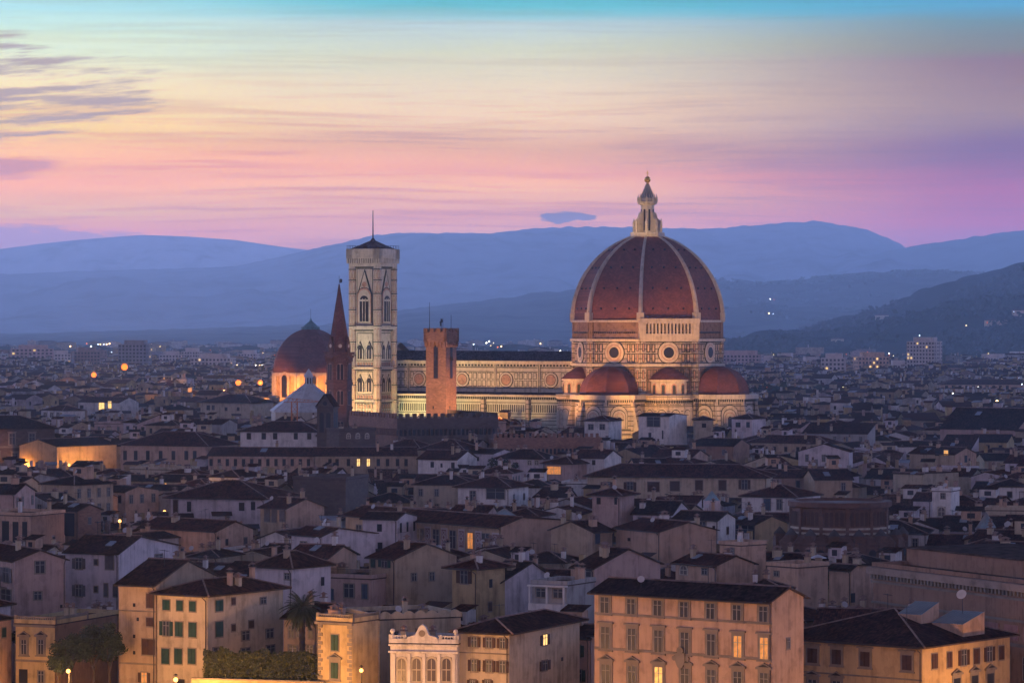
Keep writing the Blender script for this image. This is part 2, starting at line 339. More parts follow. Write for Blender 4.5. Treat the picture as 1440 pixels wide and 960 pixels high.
# ------------------------------------------------------------------ cathedral
CX, CY = (910.5-HX)/F*1250, 1250.0
CROT = radians(-30)
cath = empty('cathedral', (CX, CY, 0), CROT, label='huge marble cathedral with a red tiled ribbed dome and white lantern', category='cathedral')
Ro = 27.3; OV = [(Ro*cos(radians(22.5+45*k)), Ro*sin(radians(22.5+45*k))) for k in range(8)]
def oface(k, R=Ro):                                    # face k between vertices k-1 and k: normal at 45k deg; origin at its left foot seen from outside
    a = Vector((R*cos(radians(45*k-22.5)), R*sin(radians(45*k-22.5)), 0)); b = Vector((R*cos(radians(45*k+22.5)), R*sin(radians(45*k+22.5)), 0))
    return a, (b-a).normalized(), (b-a).length
mb = MB()                                              # drum
mb.prism(OV, 0, 56.0, banded)
for k in range(8):
    o, u, L = oface(k)
    slab(mb, o, u, rectp(-.3, L+.3, 29.0, 30.0), 0, .9, marble2)
    slab(mb, o, u, rectp(-.3, L+.3, 39.6, 40.6), 0, 1.1, marble2); slab(mb, o, u, rectp(-.2, L+.2, 39.2, 39.6), 0, .6, green)
    slab(mb, o, u, rectp(-.3, L+.3, 48.6, 49.5), 0, 1.2, marble); slab(mb, o, u, rectp(-.2, L+.2, 48.1, 48.6), 0, .5, green)
    slab(mb, o, u, rectp(-.3, L+.3, 55.5, 56.3), 0, .9, marble2)
    # lower zone: panels
    slab(mb, o, u, rectp(0, L, 30, 39.3), 0, .05, rough_st); panels(mb, o, u, 2.2, L-2.2, 30.4, 38.9, 8, 2, green, rough_st, .25, .3)
    sk = lambda x, z: hypot(x-L/2, z-44.6) < 4.3
    panels(mb, o, u, 2.0, L-2.0, 41, 48, 9, 2, green, marblep, .18, .42, sk)
    slab(mb, o, u, circ(L/2, 44.6, 4.1), 0, .25, green); slab(mb, o, u, circ(L/2, 44.6, 3.8), 0, .5, marble)
    slab(mb, o, u, circ(L/2, 44.6, 2.9), 0, .55, pink); slab(mb, o, u, circ(L/2, 44.6, 2.6), 0, .6, marble2); slab(mb, o, u, circ(L/2, 44.6, 1.95), .0, .65, dark)
    # bare masonry band, its corbel row
    slab(mb, o, u, rectp(0, L, 49.5, 55.5), 0, .12, rough_st)
    slab(mb, o, u, rectp(0, L, 52.1, 52.5), .12, .45, rough_st)
    for q in range(26): slab(mb, o, u, rectp(.5+q*.78, .9+q*.78, 51.5, 52.1), .12, .5, dark)
    # corner piers
    for e in (0, 1):
        a = 0 if e == 0 else L-1.7
        slab(mb, o, u, rectp(a, a+1.7, 30, 39.4), 0, .7, banded); slab(mb, o, u, rectp(a, a+1.7, 40.6, 48.4), 0, .7, banded)
        slab(mb, o, u, rectp(a, a+1.7, 49.5, 55.5), 0, .5, rough_st)
        for z0, z1 in ((31,34.4),(35,38.4),(41.2,44.4),(45,48)):
            slab(mb, o, u, rectp(a+.4, a+1.3, z0, z1), .7, .74, green); slab(mb, o, u, rectp(a+.62, a+1.08, z0+.25, z1-.25), .74, .78, pink)
mb.obj('drum', cath)
mb = MB()                                              # the one finished gallery, on the south-east side
o, u, L = oface(-1)
slab(mb, o, u, rectp(-.8, L+.8, 49.5, 51.4), 0, 1.3, marble); slab(mb, o, u, rectp(-.8, L+.8, 55.0, 56.0), 0, 1.8, marble)
slab(mb, o, u, rectp(0, L, 51.4, 55), 0, .3, dark)
for q in range(16): slab(mb, o, u, rectp(.1+q*1.34-.26, .1+q*1.34+.36, 51.4, 55), .3, 1.2, marble)
slab(mb, o, u, rectp(-.8, L+.8, 56.0, 56.9), 1.5, 1.8, marble)
slab(mb, o, u, rectp(-.8, 1.6, 49.5, 55.4), 0, 1.5, marble); slab(mb, o, u, rectp(L-1.6, L+.8, 49.5, 55.4), 0, 1.5, marble)
mb.obj('gallery', cath)
# dome shell
DC, DR = 5.3, 32.6
def drad(z): return sqrt(DR*DR-z*z)-DC
mb = MB(); rows = 26
for k in range(8):
    a0, a1 = radians(45*k-22.5), radians(45*k+22.5); pts = []
    for r in range(rows+1):
        z = 30.9*r/rows; R = drad(z)
        for q in range(7):
            t = q/6; pts.append((R*(cos(a0)*(1-t)+cos(a1)*t), R*(sin(a0)*(1-t)+sin(a1)*t), 56.2+z))
    mb.grid(pts, 7, domet)
dome = mb.obj('dome', cath)
ventm = MB(); ventm.tube((0,0,-.2), (0,0,.5), .36, dark, 8); ventm = ventm.data('vent')
for k in range(8):                                     # small round vents in rows
    for z, n in ((4.2, 3), (11.5, 3), (19, 3), (25.5, 2)):
        R = drad(z)*cos(radians(22.5)); a = radians(45*k); W_ = 2*drad(z)*sin(radians(22.5))
        for q in range(n):
            s = (q-(n-1)/2)*W_/(n+.6); c = Vector((R*cos(a)-s*sin(a), R*sin(a)+s*cos(a), 56.2+z)); nn = Vector((cos(a), sin(a), .25+z*.02)).normalized()
            o_ = link('vent', ventm, dome, c); o_.rotation_euler = nn.to_track_quat('Z', 'Y').to_euler()
for k in range(8):
    mb = MB(); a = radians(45*k+22.5); er = Vector((cos(a), sin(a), 0)); et = Vector((-sin(a), cos(a), 0)); pts = []
    for r in range(rows+1):
        z = 30.9*r/rows; R = drad(z); w = .78-.36*r/rows
        for s, e in ((-1, -.5), (-1, .75), (-.45, 1.15), (.45, 1.15), (1, .75), (1, -.5)): pts.append(er*(R+e)+et*s*w+UP*(56.2+z))
    mb.grid(pts, 6, marble)
    b = er*(Ro+.1)+UP*55.9
    mb.obox(b, et, er, UP, (-1.3, 1.3), (-1.6, 1.0), (0, 3.1), marble)
    mb.obj('rib', dome)
# lantern
mb = MB()
mb.lathe([(0,87.0),(6.1,86.4),(6.3,87.4),(6.3,88.3),(5.9,88.3),(5.9,87.9),(3.4,87.9)], marble, 8, a0=pi/8, a1=2*pi+pi/8)
mb.lathe([(2.45,87.9),(2.45,98.2),(3.5,98.8),(3.7,99.6),(2.9,99.8),(2.7,101.0)], marble, 8, a0=pi/8, a1=2*pi+pi/8)
for k in range(8):
    a = radians(45*k); er = Vector((cos(a), sin(a), 0)); et = Vector((-sin(a), cos(a), 0))
    mb.obox(er*2.3, et, er, UP, (-.36, .36), (0, .1), (89, 96.8), dark)
    a = radians(45*k+22.5); er = Vector((cos(a), sin(a), 0)); et = Vector((-sin(a), cos(a), 0))
    mb.obox((0,0,0), et, er, UP, (-.35, .35), (2.2, 5.2), (87.9, 91.6), marble)
    mb.obox((0,0,0), et, er, UP, (-.5, .5), (4.6, 5.4), (87.9, 92.4), marble)
    pr = [(5.1,91.6),(4.6,92.8),(3.7,93.6),(3.2,95.4),(2.3,96.2),(2.3,91.6)]
    for s in (-.35, .35):
        mb.face([er*r+et*s+UP*z for r, z in (pr if s > 0 else pr[::-1])], marble)
    for (r1, z1), (r2, z2) in zip(pr, pr[1:-1]): mb.face([er*r1+et*-.35+UP*z1, er*r1+et*.35+UP*z1, er*r2+et*.35+UP*z2, er*r2+et*-.35+UP*z2], marble)
    mb.tube(er*5.0+UP*92.4, er*5.0+UP*93.6, .35, marble, 6, .05)
    mb.obox(er*3.4, et, er, UP, (-.45, .45), (-.35, .35), (99.7, 101.1), marble); mb.tube(er*3.4+UP*101.1, er*3.4+UP*102.6, .3, marble, 6, .04)
lant = mb.obj('lantern', cath)
mb = MB(); mb.lathe([(2.7,100.9),(2.1,102.0),(1.5,103.4),(.95,104.9),(.45,106.1)], lead, 16)
for k in range(16):
    a = 2*pi*k/16; mb.tube((2.73*cos(a),2.73*sin(a),100.9), (.5*cos(a),.5*sin(a),106.1), .1, marble, 4)
mb.obj('spire', lant)
mb = MB(); mb.lathe([(.35,106),(.55,106.3),(.3,106.6)]+[(1.2*sin(pi*t/10), 107.7-1.2*cos(pi*t/10)) for t in range(1,11)], gold, 16)
mb.box(-.12,.12,-.12,.12,108.8,111.0,gold); mb.obox((0,0,110.1), Vector((.866,.5,0)), Vector((-.5,.866,0)), UP, (-.7,.7), (-.1,.1), (-.1,.12), gold)
mb.obj('ball_and_cross', lant, smooth=False)
# nave and aisles
mb = MB(); NX0, NX1 = -108.5, -24.0; NL = NX1-NX0
mb.box(NX0, NX1, -21, 21, 0, 28.6, marble); mb.box(NX0, NX1, -10, 10, 28, 41, marble)
O1 = Vector((NX0, -10, 0)); O2 = Vector((NX0, -21, 0)); U = Vector((1,0,0))
oc = [-34.8, -53.9, -72.8, -91.8]
for o_, u_, fl in ((O1, U, 1), (Vector((NX1, 10, 0)), -U, 0)):
    sk = (lambda x, z: any(abs(x+NX0-c) < 3.0 for c in oc)) if fl else None
    slab(mb, o_, u_, rectp(0, NL, 40.0, 41.3), 0, 1.0, marble2); slab(mb, o_, u_, rectp(0, NL, 38.6, 38.9), 0, .3, green)
    slab(mb, o_, u_, rectp(0, NL, 37.0, 37.25), 0, .2, green); slab(mb, o_, u_, rectp(0, NL, 31.0, 31.3), 0, .25, green)
    panels(mb, o_, u_, 0.6, NL-1, 31.4, 37.0, 42, 2, green, marble, .2, .22, sk)
    for q in range(60): slab(mb, o_, u_, rectp(.5+q*1.4, 1.1+q*1.4, 39.2, 39.9), 0, .4, green)
for c in oc:
    x = c-NX0
    slab(mb, O1, U, circ(x, 34.2, 3.0), 0, .2, green); slab(mb, O1, U, circ(x, 34.2, 2.75), 0, .4, marble); slab(mb, O1, U, circ(x, 34.2, 2.1), 0, .45, green); slab(mb, O1, U, circ(x, 34.2, 1.9), 0, .5, pink); 
for x in (18.9, 37.8, 56.9, 75.6):                      # pilaster strips between the bays
    slab(mb, O1, U, rectp(x-6.9-.5, x-6.9+.5, 29, 40), 0, .5, marble2); slab(mb, O1, U, rectp(x-6.9-.14, x-6.9+.14, 29, 40), .5, .56, green)
gw = mat('greenish_marble', (.50,.52,.40), .6, .3, var=.25, scale=.6, streak=.5)
slab(mb, O2, U, rectp(0, NL, 0, 28.2), 0, .12, gw)
slab(mb, O2, U, rectp(0, NL, 28.2, 28.9), -.5, .9, marble); slab(mb, O2, U, rectp(0, NL, 25.9, 26.15), .1, .35, green)
for q in range(92):
    slab(mb, O2, U, rectp(.25+q*.915, .75+q*.915, 27.2, 28.1), .12, .5, green)
    slab(mb, O2, U, archp(.5+q*.915, 22.6, .42, 2.7), .12, .2, green)
for z in (21.9, 20.6, 19.4, 18.0, 16.6, 15, 12): slab(mb, O2, U, rectp(0, NL, z, z+.22), .12, .2, green)
for x in (13.5, 32.5, 51.5, 70.5):
    slab(mb, O2, U, rectp(x-.9, x+.9, 0, 27.2), .1, 1.1, banded); slab(mb, O2, U, rectp(x+.5, x+.9, 0, 27.2), 1.1, 1.16, green)
    slab(mb, O2, U, archp(x-9, 15.5, 2.2, 6.4, True), .12, .4, marble); slab(mb, O2, U, archp(x-9, 15.5, 1.3, 5.4, True), .4, .45, dark)
mb.obj('nave', cath)
mb = MB(); q1 = [(-11.3,41.2),(0,44.8),(11.3,41.2)]
for (ya, za), (yb, zb) in zip(q1, q1[1:]): mb.face([(NX0,ya,za),(NX1+2,ya,za),(NX1+2,yb,zb),(NX0,yb,zb)], slate)
mb.face([(NX0,-11.3,41.2),(NX0,0,44.8),(NX0,11.3,41.2)], marble)
for s in (-1, 1): mb.face([(NX0,s*21,28.7),(NX1,s*21,28.7),(NX1,s*10,29.6),(NX0,s*10,29.6)], slate)
mb.obj('nave_roof', cath)
mb = MB()                                              # west front seen over the roof
slab(mb, (NX0, 22, 0), Vector((0,-1,0)), [(0,0),(44,0),(44,30),(33.5,34),(33.5,42.5),(22,47.8),(10.5,42.5),(10.5,34),(0,30)], -2.2, 1.2, marble)
mb.tube((NX0-.2,0,47.8), (NX0-.2,0,50.6), .35, marble, 6, .1); mb.tube((NX0,0,50.4),(NX0,0,53.5), .07, iron, 4)
mb.obj('west_front', cath)
# tribunes (south, east, north) with half-octagon chapels
def half_oct(R, n=8, off=0): return [(R*cos(radians(a)), R*sin(radians(a))) for a in (-90+off, -67.5, -22.5, 22.5, 67.5, 90-off)]
for ang, nm in ((-90, 1), (0, 1), (90, 0)):
    t = link('tribune', None, cath, None); t.empty_display_size = 1
    t.rotation_euler = (0, 0, radians(ang)); t.location = (29.3*cos(radians(ang)), 29.3*sin(radians(ang)), 0)
    mb = MB(); Rw = 12.7
    poly = [(Rw*cos(radians(a)), Rw*sin(radians(a))) for a in (-112.5, -67.5, -22.5, 22.5, 67.5, 112.5)]
    mb.prism(poly, 0, 28.6, banded)
    for i in range(5):
        a, b = Vector((*poly[i], 0)), Vector((*poly[i+1], 0)); u = (b-a).normalized(); L = (b-a).length
        slab(mb, a, u, rectp(-.6, L+.6, 28.0, 29.6), 0, 1.5, marble); slab(mb, a, u, rectp(-.5, L+.5, 27.0, 28.0), 0, .7, marble2)
        for q in range(12): slab(mb, a, u, rectp(.3+q*L/12, .75+q*L/12, 27.0, 27.9), .7, .95, green)
        for z in (12, 14, 15.6, 17.2, 25.9): slab(mb, a, u, rectp(0, L, z, z+.3), 0, .12, green)
        for w, h, mt_, d in ((6.6,8.4,green,.1),(6.2,8.1,marble,.3),(5.0,6.9,green,.36),(4.6,6.6,marble2,.42),(3.6,5.7,pink,.48),(3.2,5.4,marble2,.54),(1.5,4.2,dark,.6)):
            slab(mb, a, u, archp(L/2, 17.6, w, h), 0, d, mt_)
        panels(mb, a, u, .9, L-.9, 6, 12, 4, 1, green, marble, .25, .22)
        slab(mb, a, u, rectp(-.9, .9, 0, 27), 0, 1.0, banded); slab(mb, a, u, rectp(.2, .6, 0, 27), 1.0, 1.05, green)
        n_ = u.cross(UP)                                # raking buttress wall at each corner
        mb.face([a-u*.7+n_*1+UP*26, a-u*.7+n_*3.4+UP*16, a-u*.7+n_*3.4, a-u*.7+n_*1], marble2); mb.face([a+u*.7+n_*1+UP*26, a+u*.7+n_*1, a+u*.7+n_*3.4, a+u*.7+n_*3.4+UP*16], banded)
        mb.face([a-u*.7+n_*1+UP*26, a+u*.7+n_*1+UP*26, a+u*.7+n_*3.4+UP*16, a-u*.7+n_*3.4+UP*16], banded); mb.face([a-u*.7+n_*3.4+UP*16, a+u*.7+n_*3.4+UP*16, a+u*.7+n_*3.4, a-u*.7+n_*3.4], banded)
    mb.obj('chapel_wall', t)
    mb = MB(); Rd = 10.9; pts = []
    ang8 = [-112.5, -67.5, -22.5, 22.5, 67.5, 112.5]
    for r in range(15):
        th = pi/2*r/14*.97
        for a, b in zip(ang8, ang8[1:]):
            for q in range(3):
                s = q/3; x = (cos(radians(a))*(1-s)+cos(radians(b))*s); y = (sin(radians(a))*(1-s)+sin(radians(b))*s)
                pts.append((Rd*cos(th)*x, Rd*cos(th)*y, 29.5+10.2*sin(th)))
        pts.append((Rd*cos(th)*cos(radians(112.5)), Rd*cos(th)*sin(radians(112.5)), 29.5+10.2*sin(th)))
    mb.grid(pts, 16, tribt)
    mb.face([(Rd*cos(radians(a))*1.05, Rd*sin(radians(a))*1.05, 29.62) for a in ang8], tribt)
    mb.obj('tribune_dome', t)
# small round exedrae on the diagonals
for ang in (-135, -45, 45, 135):
    t = link('exedra', None, cath, None); t.rotation_euler = (0, 0, radians(ang)); t.location = (25.2*cos(radians(ang)), 25.2*sin(radians(ang)), 0)
    mb = MB(); mb.lathe([(8.6,0),(8.6,27.6),(9.4,28),(9.4,29.4),(6.6,29.4)], banded, 28, a0=-pi/2, a1=pi/2)
    mb.lathe([(6.5,29.4),(6.5,34.2),(7.2,34.4),(7.2,35.1),(6.9,35.1)], marble, 28, a0=-pi/2, a1=pi/2)
    for i in range(5):
        a = radians(-66+33*i); er = Vector((cos(a), sin(a), 0)); et = Vector((-sin(a), cos(a), 0)); o_ = er*6.35-et*1.2
        slab(mb, o_, et, archp(1.2, 29.8, 2.5, 4.2), 0, .34, marble2); slab(mb, o_, et, archp(1.2, 29.8, 1.9, 3.8), .34, .40, pink); slab(mb, o_, et, archp(1.2, 29.8, 1.1, 3.3), .40, .46, green)
        o_ = er*8.4-et*2.0
        slab(mb, o_, et, archp(2.0, 18, 4.2, 7), 0, .4, marble); slab(mb, o_, et, archp(2.0, 18, 3.4, 6.4), .4, .46, green); slab(mb, o_, et, archp(2.0, 18, 3.0, 6.1), .46, .52, marble2)
        for z in (12, 14, 16, 26): slab(mb, o_, et, rectp(-.1, 4.1, z, z+.3), 0, .3, green)
    for q in range(30):
        a = radians(-88+6.07*q); er = Vector((cos(a), sin(a), 0)); et = Vector((-sin(a), cos(a), 0)); mb.obox(er*8.7, et, er, UP, (-.22,.22), (0,.3), (26.6,27.6), green)
    mb.obj('exedra_wall', t)
    mb = MB(); mb.lathe([(7.5,35.0),(5.0,37.2),(2.4,38.8),(0.05,39.5)], tribt, 28, a0=-pi/2, a1=pi/2); mb.obj('exedra_roof', t)
# scaffolding beside the south-east exedra
o, u, L = oface(-1); n_ = u.cross(UP)
sc = link('scaffolding', None, cath, None)
mb = MB(); b = o+u*(L-6.6)
for i in range(4):
    for j in (0, 1):
        p = b+u*(i*2.1)+n_*(2.0+j*1.6); mb.tube(p, p+UP*46.5, .09, iron, 4)
for z in range(4, 47, 2):
    for j in (0, 1): mb.tube(b+n_*(2+j*1.6)+UP*z, b+u*6.3+n_*(2+j*1.6)+UP*z, .07, iron, 4)
    if z % 4 == 0: mb.obox(b+UP*z, u, n_, UP, (0, 6.3), (2.0, 3.6), (0, .12), mat('scaffold_board', (.12,.09,.07), .9, var=.2))
mb.obj('frame', sc)
# ------------------------------------------------------------------ bell tower of the cathedral
def c2w(x, y): return (CX+x*cos(CROT)-y*sin(CROT), CY+x*sin(CROT)+y*cos(CROT))
ct = c2w(-100.2, -29.5)
camp = empty('bell_tower', (ct[0], ct[1], 0), CROT, label='tall square marble bell tower with pairs of pointed windows and a thin mast', category='bell tower')
HB = 5.45
mb = MB(); mb.box(-HB, HB, -HB, HB, 0, 77, marble)
for sx in (-1, 1):
    for sy in (-1, 1):
        mb.prism([(sx*HB+1.5*cos(radians(22.5+45*k)), sy*HB+1.5*sin(radians(22.5+45*k))) for k in range(8)], 0, 77.5, marble)
        for z in (3, 10, 18, 26.4, 32, 38.3, 43, 48, 54, 60, 66, 71, 75): mb.prism([(sx*HB+1.62*cos(radians(22.5+45*k)), sy*HB+1.62*sin(radians(22.5+45*k))) for k in range(8)], z, z+.35, green)
        for k in range(8):
            a = radians(45*k); c = Vector((sx*HB, sy*HB, 0))+Vector((cos(a), sin(a), 0))*1.386; uu = Vector((-sin(a), cos(a), 0))
            for z0, z1 in ((18.6,26),(27,31.8),(32.6,38),(38.9,42.7),(43.6,47.7),(48.6,53.2),(54.6,59.6),(60.6,65.6),(66.6,70.7),(71.6,74.7)):
                slab(mb, c-uu*.38, uu, rectp(0, .76, z0, z1), 0, .05, pink); slab(mb, c-uu*.22, uu, rectp(0, .44, z0+.3, z1-.3), .05, .09, marble)
for k in range(4):
    a = radians(-90+90*k); nn = Vector((cos(a), sin(a), 0)); u = Vector((-sin(a), cos(a), 0)); o = nn*HB-u*HB; L = 2*HB
    for z, h, t in ((25.9,.8,1.0),(38.0,.9,1.1),(52.8,1.3,1.4),(76.2,1.3,1.2)):
        slab(mb, o, u, rectp(0, L, z, z+h), 0, t, marble); slab(mb, o, u, rectp(0, L, z-.5, z), 0, t*.5, green)
    for zb, top in ((26.7, 37.3), (38.9, 51.6)):
        h = top-zb; panels(mb, o, u, 1.9, L-1.9, zb+.2, zb+1.9, 6, 1, green, pink, .12, .16)
        slab(mb, o, u, rectp(1.9, L-1.9, zb+2.1, top), 0, .1, green); slab(mb, o, u, rectp(2.15, L-2.15, zb+2.35, top-.25), .1, .16, marble)
        for cx in (L/2-2.05, L/2+2.05):
            slab(mb, o, u, [(cx-1.8, zb+2.9), (cx+1.8, zb+2.9), (cx+1.8, zb+6.2), (cx, zb+9.7), (cx-1.8, zb+6.2)], .16, .3, green)
            slab(mb, o, u, [(cx-1.5, zb+2.9), (cx+1.5, zb+2.9), (cx+1.5, zb+6.1), (cx, zb+9.0), (cx-1.5, zb+6.1)], .3, .5, marble)
            slab(mb, o, u, archp(cx, zb+3.0, 1.9, 5.2, True), .5, .56, dark)
            slab(mb, o, u, rectp(cx-.12, cx+.12, zb+3.0, zb+6.4), .56, .7, marble)
        if top > 50: panels(mb, o, u, 2.4, L-2.4, 49.2, 51.4, 7, 1, green, pink, .1, .14)
    panels(mb, o, u, 1.8, L-1.8, 14, 20.5, 5, 1, green, marble, .25, .25); panels(mb, o, u, 1.8, L-1.8, 20.8, 25.4, 5, 2, green, pink, .16, .2)
    slab(mb, o, u, rectp(2.0, L-2.0, 54.4, 75.5), 0, .1, green); slab(mb, o, u, rectp(2.2, L-2.2, 54.6, 75.3), .1, .16, marble)
    slab(mb, o, u, [(2.3,66.2),(L-2.3,66.2),(L/2,75.2)], .16, .45, green); slab(mb, o, u, [(2.9,66.2),(L-2.9,66.2),(L/2,74.2)], .45, .55, marble2); slab(mb, o, u, circ(L/2, 69.6, 1.0), .55, .62, pink)
    slab(mb, o, u, archp(L/2, 55.2, 6.4, 13.4), .16, .6, green); slab(mb, o, u, archp(L/2, 55.2, 6.0, 13.1), .6, .66, pink); slab(mb, o, u, archp(L/2, 55.2, 5.2, 12.4), .66, .72, marble2)
    slab(mb, o, u, archp(L/2, 55.8, 3.9, 9.6), .72, .78, dark)
    for s in (-.62, .62): slab(mb, o, u, rectp(L/2+s-.11, L/2+s+.11, 55.8, 64.4), .78, .95, marble)
    slab(mb, o, u, rectp(L/2-1.95, L/2+1.95, 63.3, 64.0), .78, .9, marble2)
    for e in (2.2, L-3.9): panels(mb, o, u, e, e+1.7, 55.2, 66, 1, 3, green, pink, .2, .2)
mb.obj('tower_shaft', camp)
mb = MB(); r0, r1 = HB+1.3, HB+1.8
for k in range(4):
    a = radians(-90+90*k); nn = Vector((cos(a), sin(a), 0)); u = Vector((-sin(a), cos(a), 0)); o = nn*r0-u*r1
    slab(mb, o, u, rectp(0, 2*r1, 79.2, 82.8), -2, r1-r0, marble); slab(mb, o, u, rectp(.6, 2*r1-.6, 77.5, 79.2), -2, .1, green)
    for q in range(15):
        x = .4+q*(2*r1-.8)/14.0
        slab(mb, o, u, rectp(x-.32, x+.32, 77.4, 79.2), 0, r1-r0-.1, marble)
    panels(mb, o, u, .5, 2*r1-.5, 79.6, 82.2, 12, 1, green, pink, .12, .14)
    for q in range(13): x = .3+q*(2*r1-.6)/12; p = o+u*x+nn*(r1-r0-.3)+UP*82.8; mb.tube(p, p+UP*1.3, .05, iron, 4)
    mb.tube(o+nn*(r1-r0-.3)+UP*84, o+u*2*r1+nn*(r1-r0-.3)+UP*84, .05, iron, 4)
mb.obj('parapet', camp)
mb = MB(); tl = roof_mat('tower', (.10,.055,.05), 'x')
mb.lathe([(9.0,82.7),(5.2,84.2),(1.0,86.0),(.5,86.8),(0.05,87)], tl, 4, a0=pi/4, a1=2*pi+pi/4); mb.obj('roof', camp)
mb = MB(); mb.tube((0,0,86.5), (0,0,97.4), .28, iron, 6, .12); mb.obj('mast', camp)
# ------------------------------------------------------------------ brick tower with battlements
def place(px, Y): return ((px-HX)/F*Y, Y)
btx, bty = place(620.5, 1003)
bt = empty('brick_tower', (btx, bty, 0), radians(-27), label='square orange brick tower with battlements and one long arched bell opening', category='tower')
mb = MB(); h = 3.3; mb.box(-h, h, -h, h, 0, 50, brick)
for k in range(4):
    a = radians(-90+90*k); nn = Vector((cos(a), sin(a), 0)); u = Vector((-sin(a), cos(a), 0)); o = nn*h-u*h; H2 = 2*h
    slab(mb, o, u, archp(H2/2, 38.8, 1.75, 10, ), 0, .05, mat('arch_edge', (.2,.09,.06), .9, var=.2)); slab(mb, o, u, archp(H2/2, 39, 1.35, 9.6), .05, .09, dark)
    mb.tube(o+u*(H2/2)+nn*.3+UP*45.0-UP*.8, o+u*(H2/2)+nn*.3+UP*45.4, .5, iron, 8, .25)
    for z in (42.2, 45.6): slab(mb, o, u, rectp(H2/2-.65, H2/2+.65, z, z+.18), .09, .14, iron)
    for q in range(6): x = .25+q*(H2-.5)/5; slab(mb, o, u, [(x-.3,49.9),(x-.3,48.9),(x-.1,48.1),(x+.1,48.1),(x+.3,48.9),(x+.3,49.9)][::-1], 0, .55, brick); 
    slab(mb, o, u, rectp(-.55, H2+.55, 49.7, 52.6), -.4, .55, brick)
    for q in range(4): x = -.55+q*(H2+1.1-1.2)/3; slab(mb, o, u, rectp(x, x+1.2, 52.6, 53.7), -.1, .55, brick)
    for z, x in ((30, 2.2), (22, 4.4), (14, 2.0)): slab(mb, o, u, rectp(x, x+.45, z, z+.9), 0, .05, dark)
mb.obj('tower_wall', bt)
mb = MB(); mb.tube((-3.1,-1.5,52.6), (-3.1,-1.5,61.3), .12, iron, 5, .06)
for x, y, z in ((3.0,.5,57.6),(1.2,-1.2,56.6)): mb.tube((x,y,52), (x,y,z), .07, iron, 4)
mb.obj('flagpole', bt)
mb = MB(); mb.tube((0,0,51), (0,0,54.7), .08, iron, 5)
slab(mb, (-.6,-.05,0), Vector((1,0,0)), [(.3,54.3),(.75,54.3),(.7,55.2),(1.05,55.5),(.95,56.3),(.5,56.5),(.45,55.8),(.1,55.5),(.25,55.1)], -.12, .12, iron)
mb.obj('weathervane', bt)
# ------------------------------------------------------------------ hexagonal spire
sx_, sy_ = place(477, 1000)
sp_ = empty('church_spire', (sx_, sy_, 0), radians(8), label='slim hexagonal brick belfry with a sharp red tiled spire and bronze vane', category='spire')
mb = MB(); sb = brick_mat('spire_brick', (.17,.085,.065), (.11,.07,.055), 1.0, .8, .35); R6 = 3.75
mb.prism(oct_poly(R6, 6), 0, 46, sb)
for z, t in ((45.0,.55),(46.0,.8),(30,.3),(37.2,.3),(38,.12)): mb.prism(oct_poly(R6+t, 6), z, z+.7, sb)
for k in range(6):
    a = radians(30+60*k); nn = Vector((cos(a), sin(a), 0)); u = Vector((-sin(a), cos(a), 0)); L = R6; o = nn*(R6*cos(pi/6))-u*(L/2)
    for z0, hh in ((38.6,4.6),(31.4,4.0),(23,3.4)):
        slab(mb, o, u, archp(L/2, z0-.3, 2.3, hh+.6), 0, .08, mat('spire_stone', (.26,.17,.13), .9, var=.2))
        for s in (-.52, .52): slab(mb, o, u, archp(L/2+s, z0, .75, hh), .08, .12, dark)
    for q in range(6): slab(mb, o, u, rectp(.2+q*.6, .5+q*.6, 43.9, 45), 0, .4, sb)
mb.obj('belfry', sp_)
mb = MB(); mb.lathe([(3.2,46.6),(.12,66.6)], brick_mat('spire_tiles', (.20,.075,.06), (.12,.05,.045), 1, .6, .4), 6)
for k in range(6):
    a = radians(60*k); mb.tube((3.2*cos(a),3.2*sin(a),46.6), (.12*cos(a),.12*sin(a),66.6), .14, sb, 4, .06)
    a = radians(30+60*k); nn = Vector((cos(a), sin(a), 0)); u = Vector((-sin(a), cos(a), 0)); o = nn*3.1-u*1.2
    slab(mb, o, u, [(0,46.6),(2.4,46.6),(2.4,48.6),(1.2,51.2),(0,48.6)], -1.6, .0, sb); slab(mb, o, u, circ(1.2, 48.5, .55, 12), 0, .06, marble2)
mb.obj('spire', sp_)
mb = MB(); mb.tube((0,0,66.4),(0,0,69),.06,iron,4); slab(mb, (0,0,0), Vector((1,0,0)), [(.1,66.9),(.8,67.0),(.9,67.9),(.5,68.2),(.1,67.9)], -.1, .1, iron); mb.obj('vane', sp_)
# ------------------------------------------------------------------ domed chapel far to the west
lx, ly = place(437, 1600)
ch = empty('domed_chapel', (lx, ly, 0), radians(6), label='domed octagonal chapel glowing orange at its drum beside the slim spire', category='church')
mb = MB(); Rc = 18.4; op = oct_poly(Rc, 8, pi/8); ochre = plaster('chapel', (.50,.36,.22))
mb.prism(op, 0, 32.0, ochre)
for k in range(8):
    a = Vector((*op[k], 0)); b = Vector((*op[(k+1) % 8], 0)); u = (b-a).normalized(); L = (b-a).length
    slab(mb, a, u, rectp(-.5, L+.5, 30.8, 32.2), 0, .9, marble); slab(mb, a, u, rectp(0, 1.3, 4, 30.8), 0, .8, marble); slab(mb, a, u, rectp(L-1.3, L, 4, 30.8), 0, .8, marble)
    slab(mb, a, u, archp(L/2, 20, 5.2, 12.6), 0, 1.2, marble); slab(mb, a, u, archp(L/2, 20.8, 3.2, 10.4), 1.2, 1.28, dark)
    slab(mb, a, u, archp(L/2, 20.8, 3.8, 10.9), 1.2, 1.24, ochre)
    for z in (16,): slab(mb, a, u, rectp(0, L, z, z+.8), 0, .6, marble)
mb.obj('drum', ch)
mb = MB(); pts = []
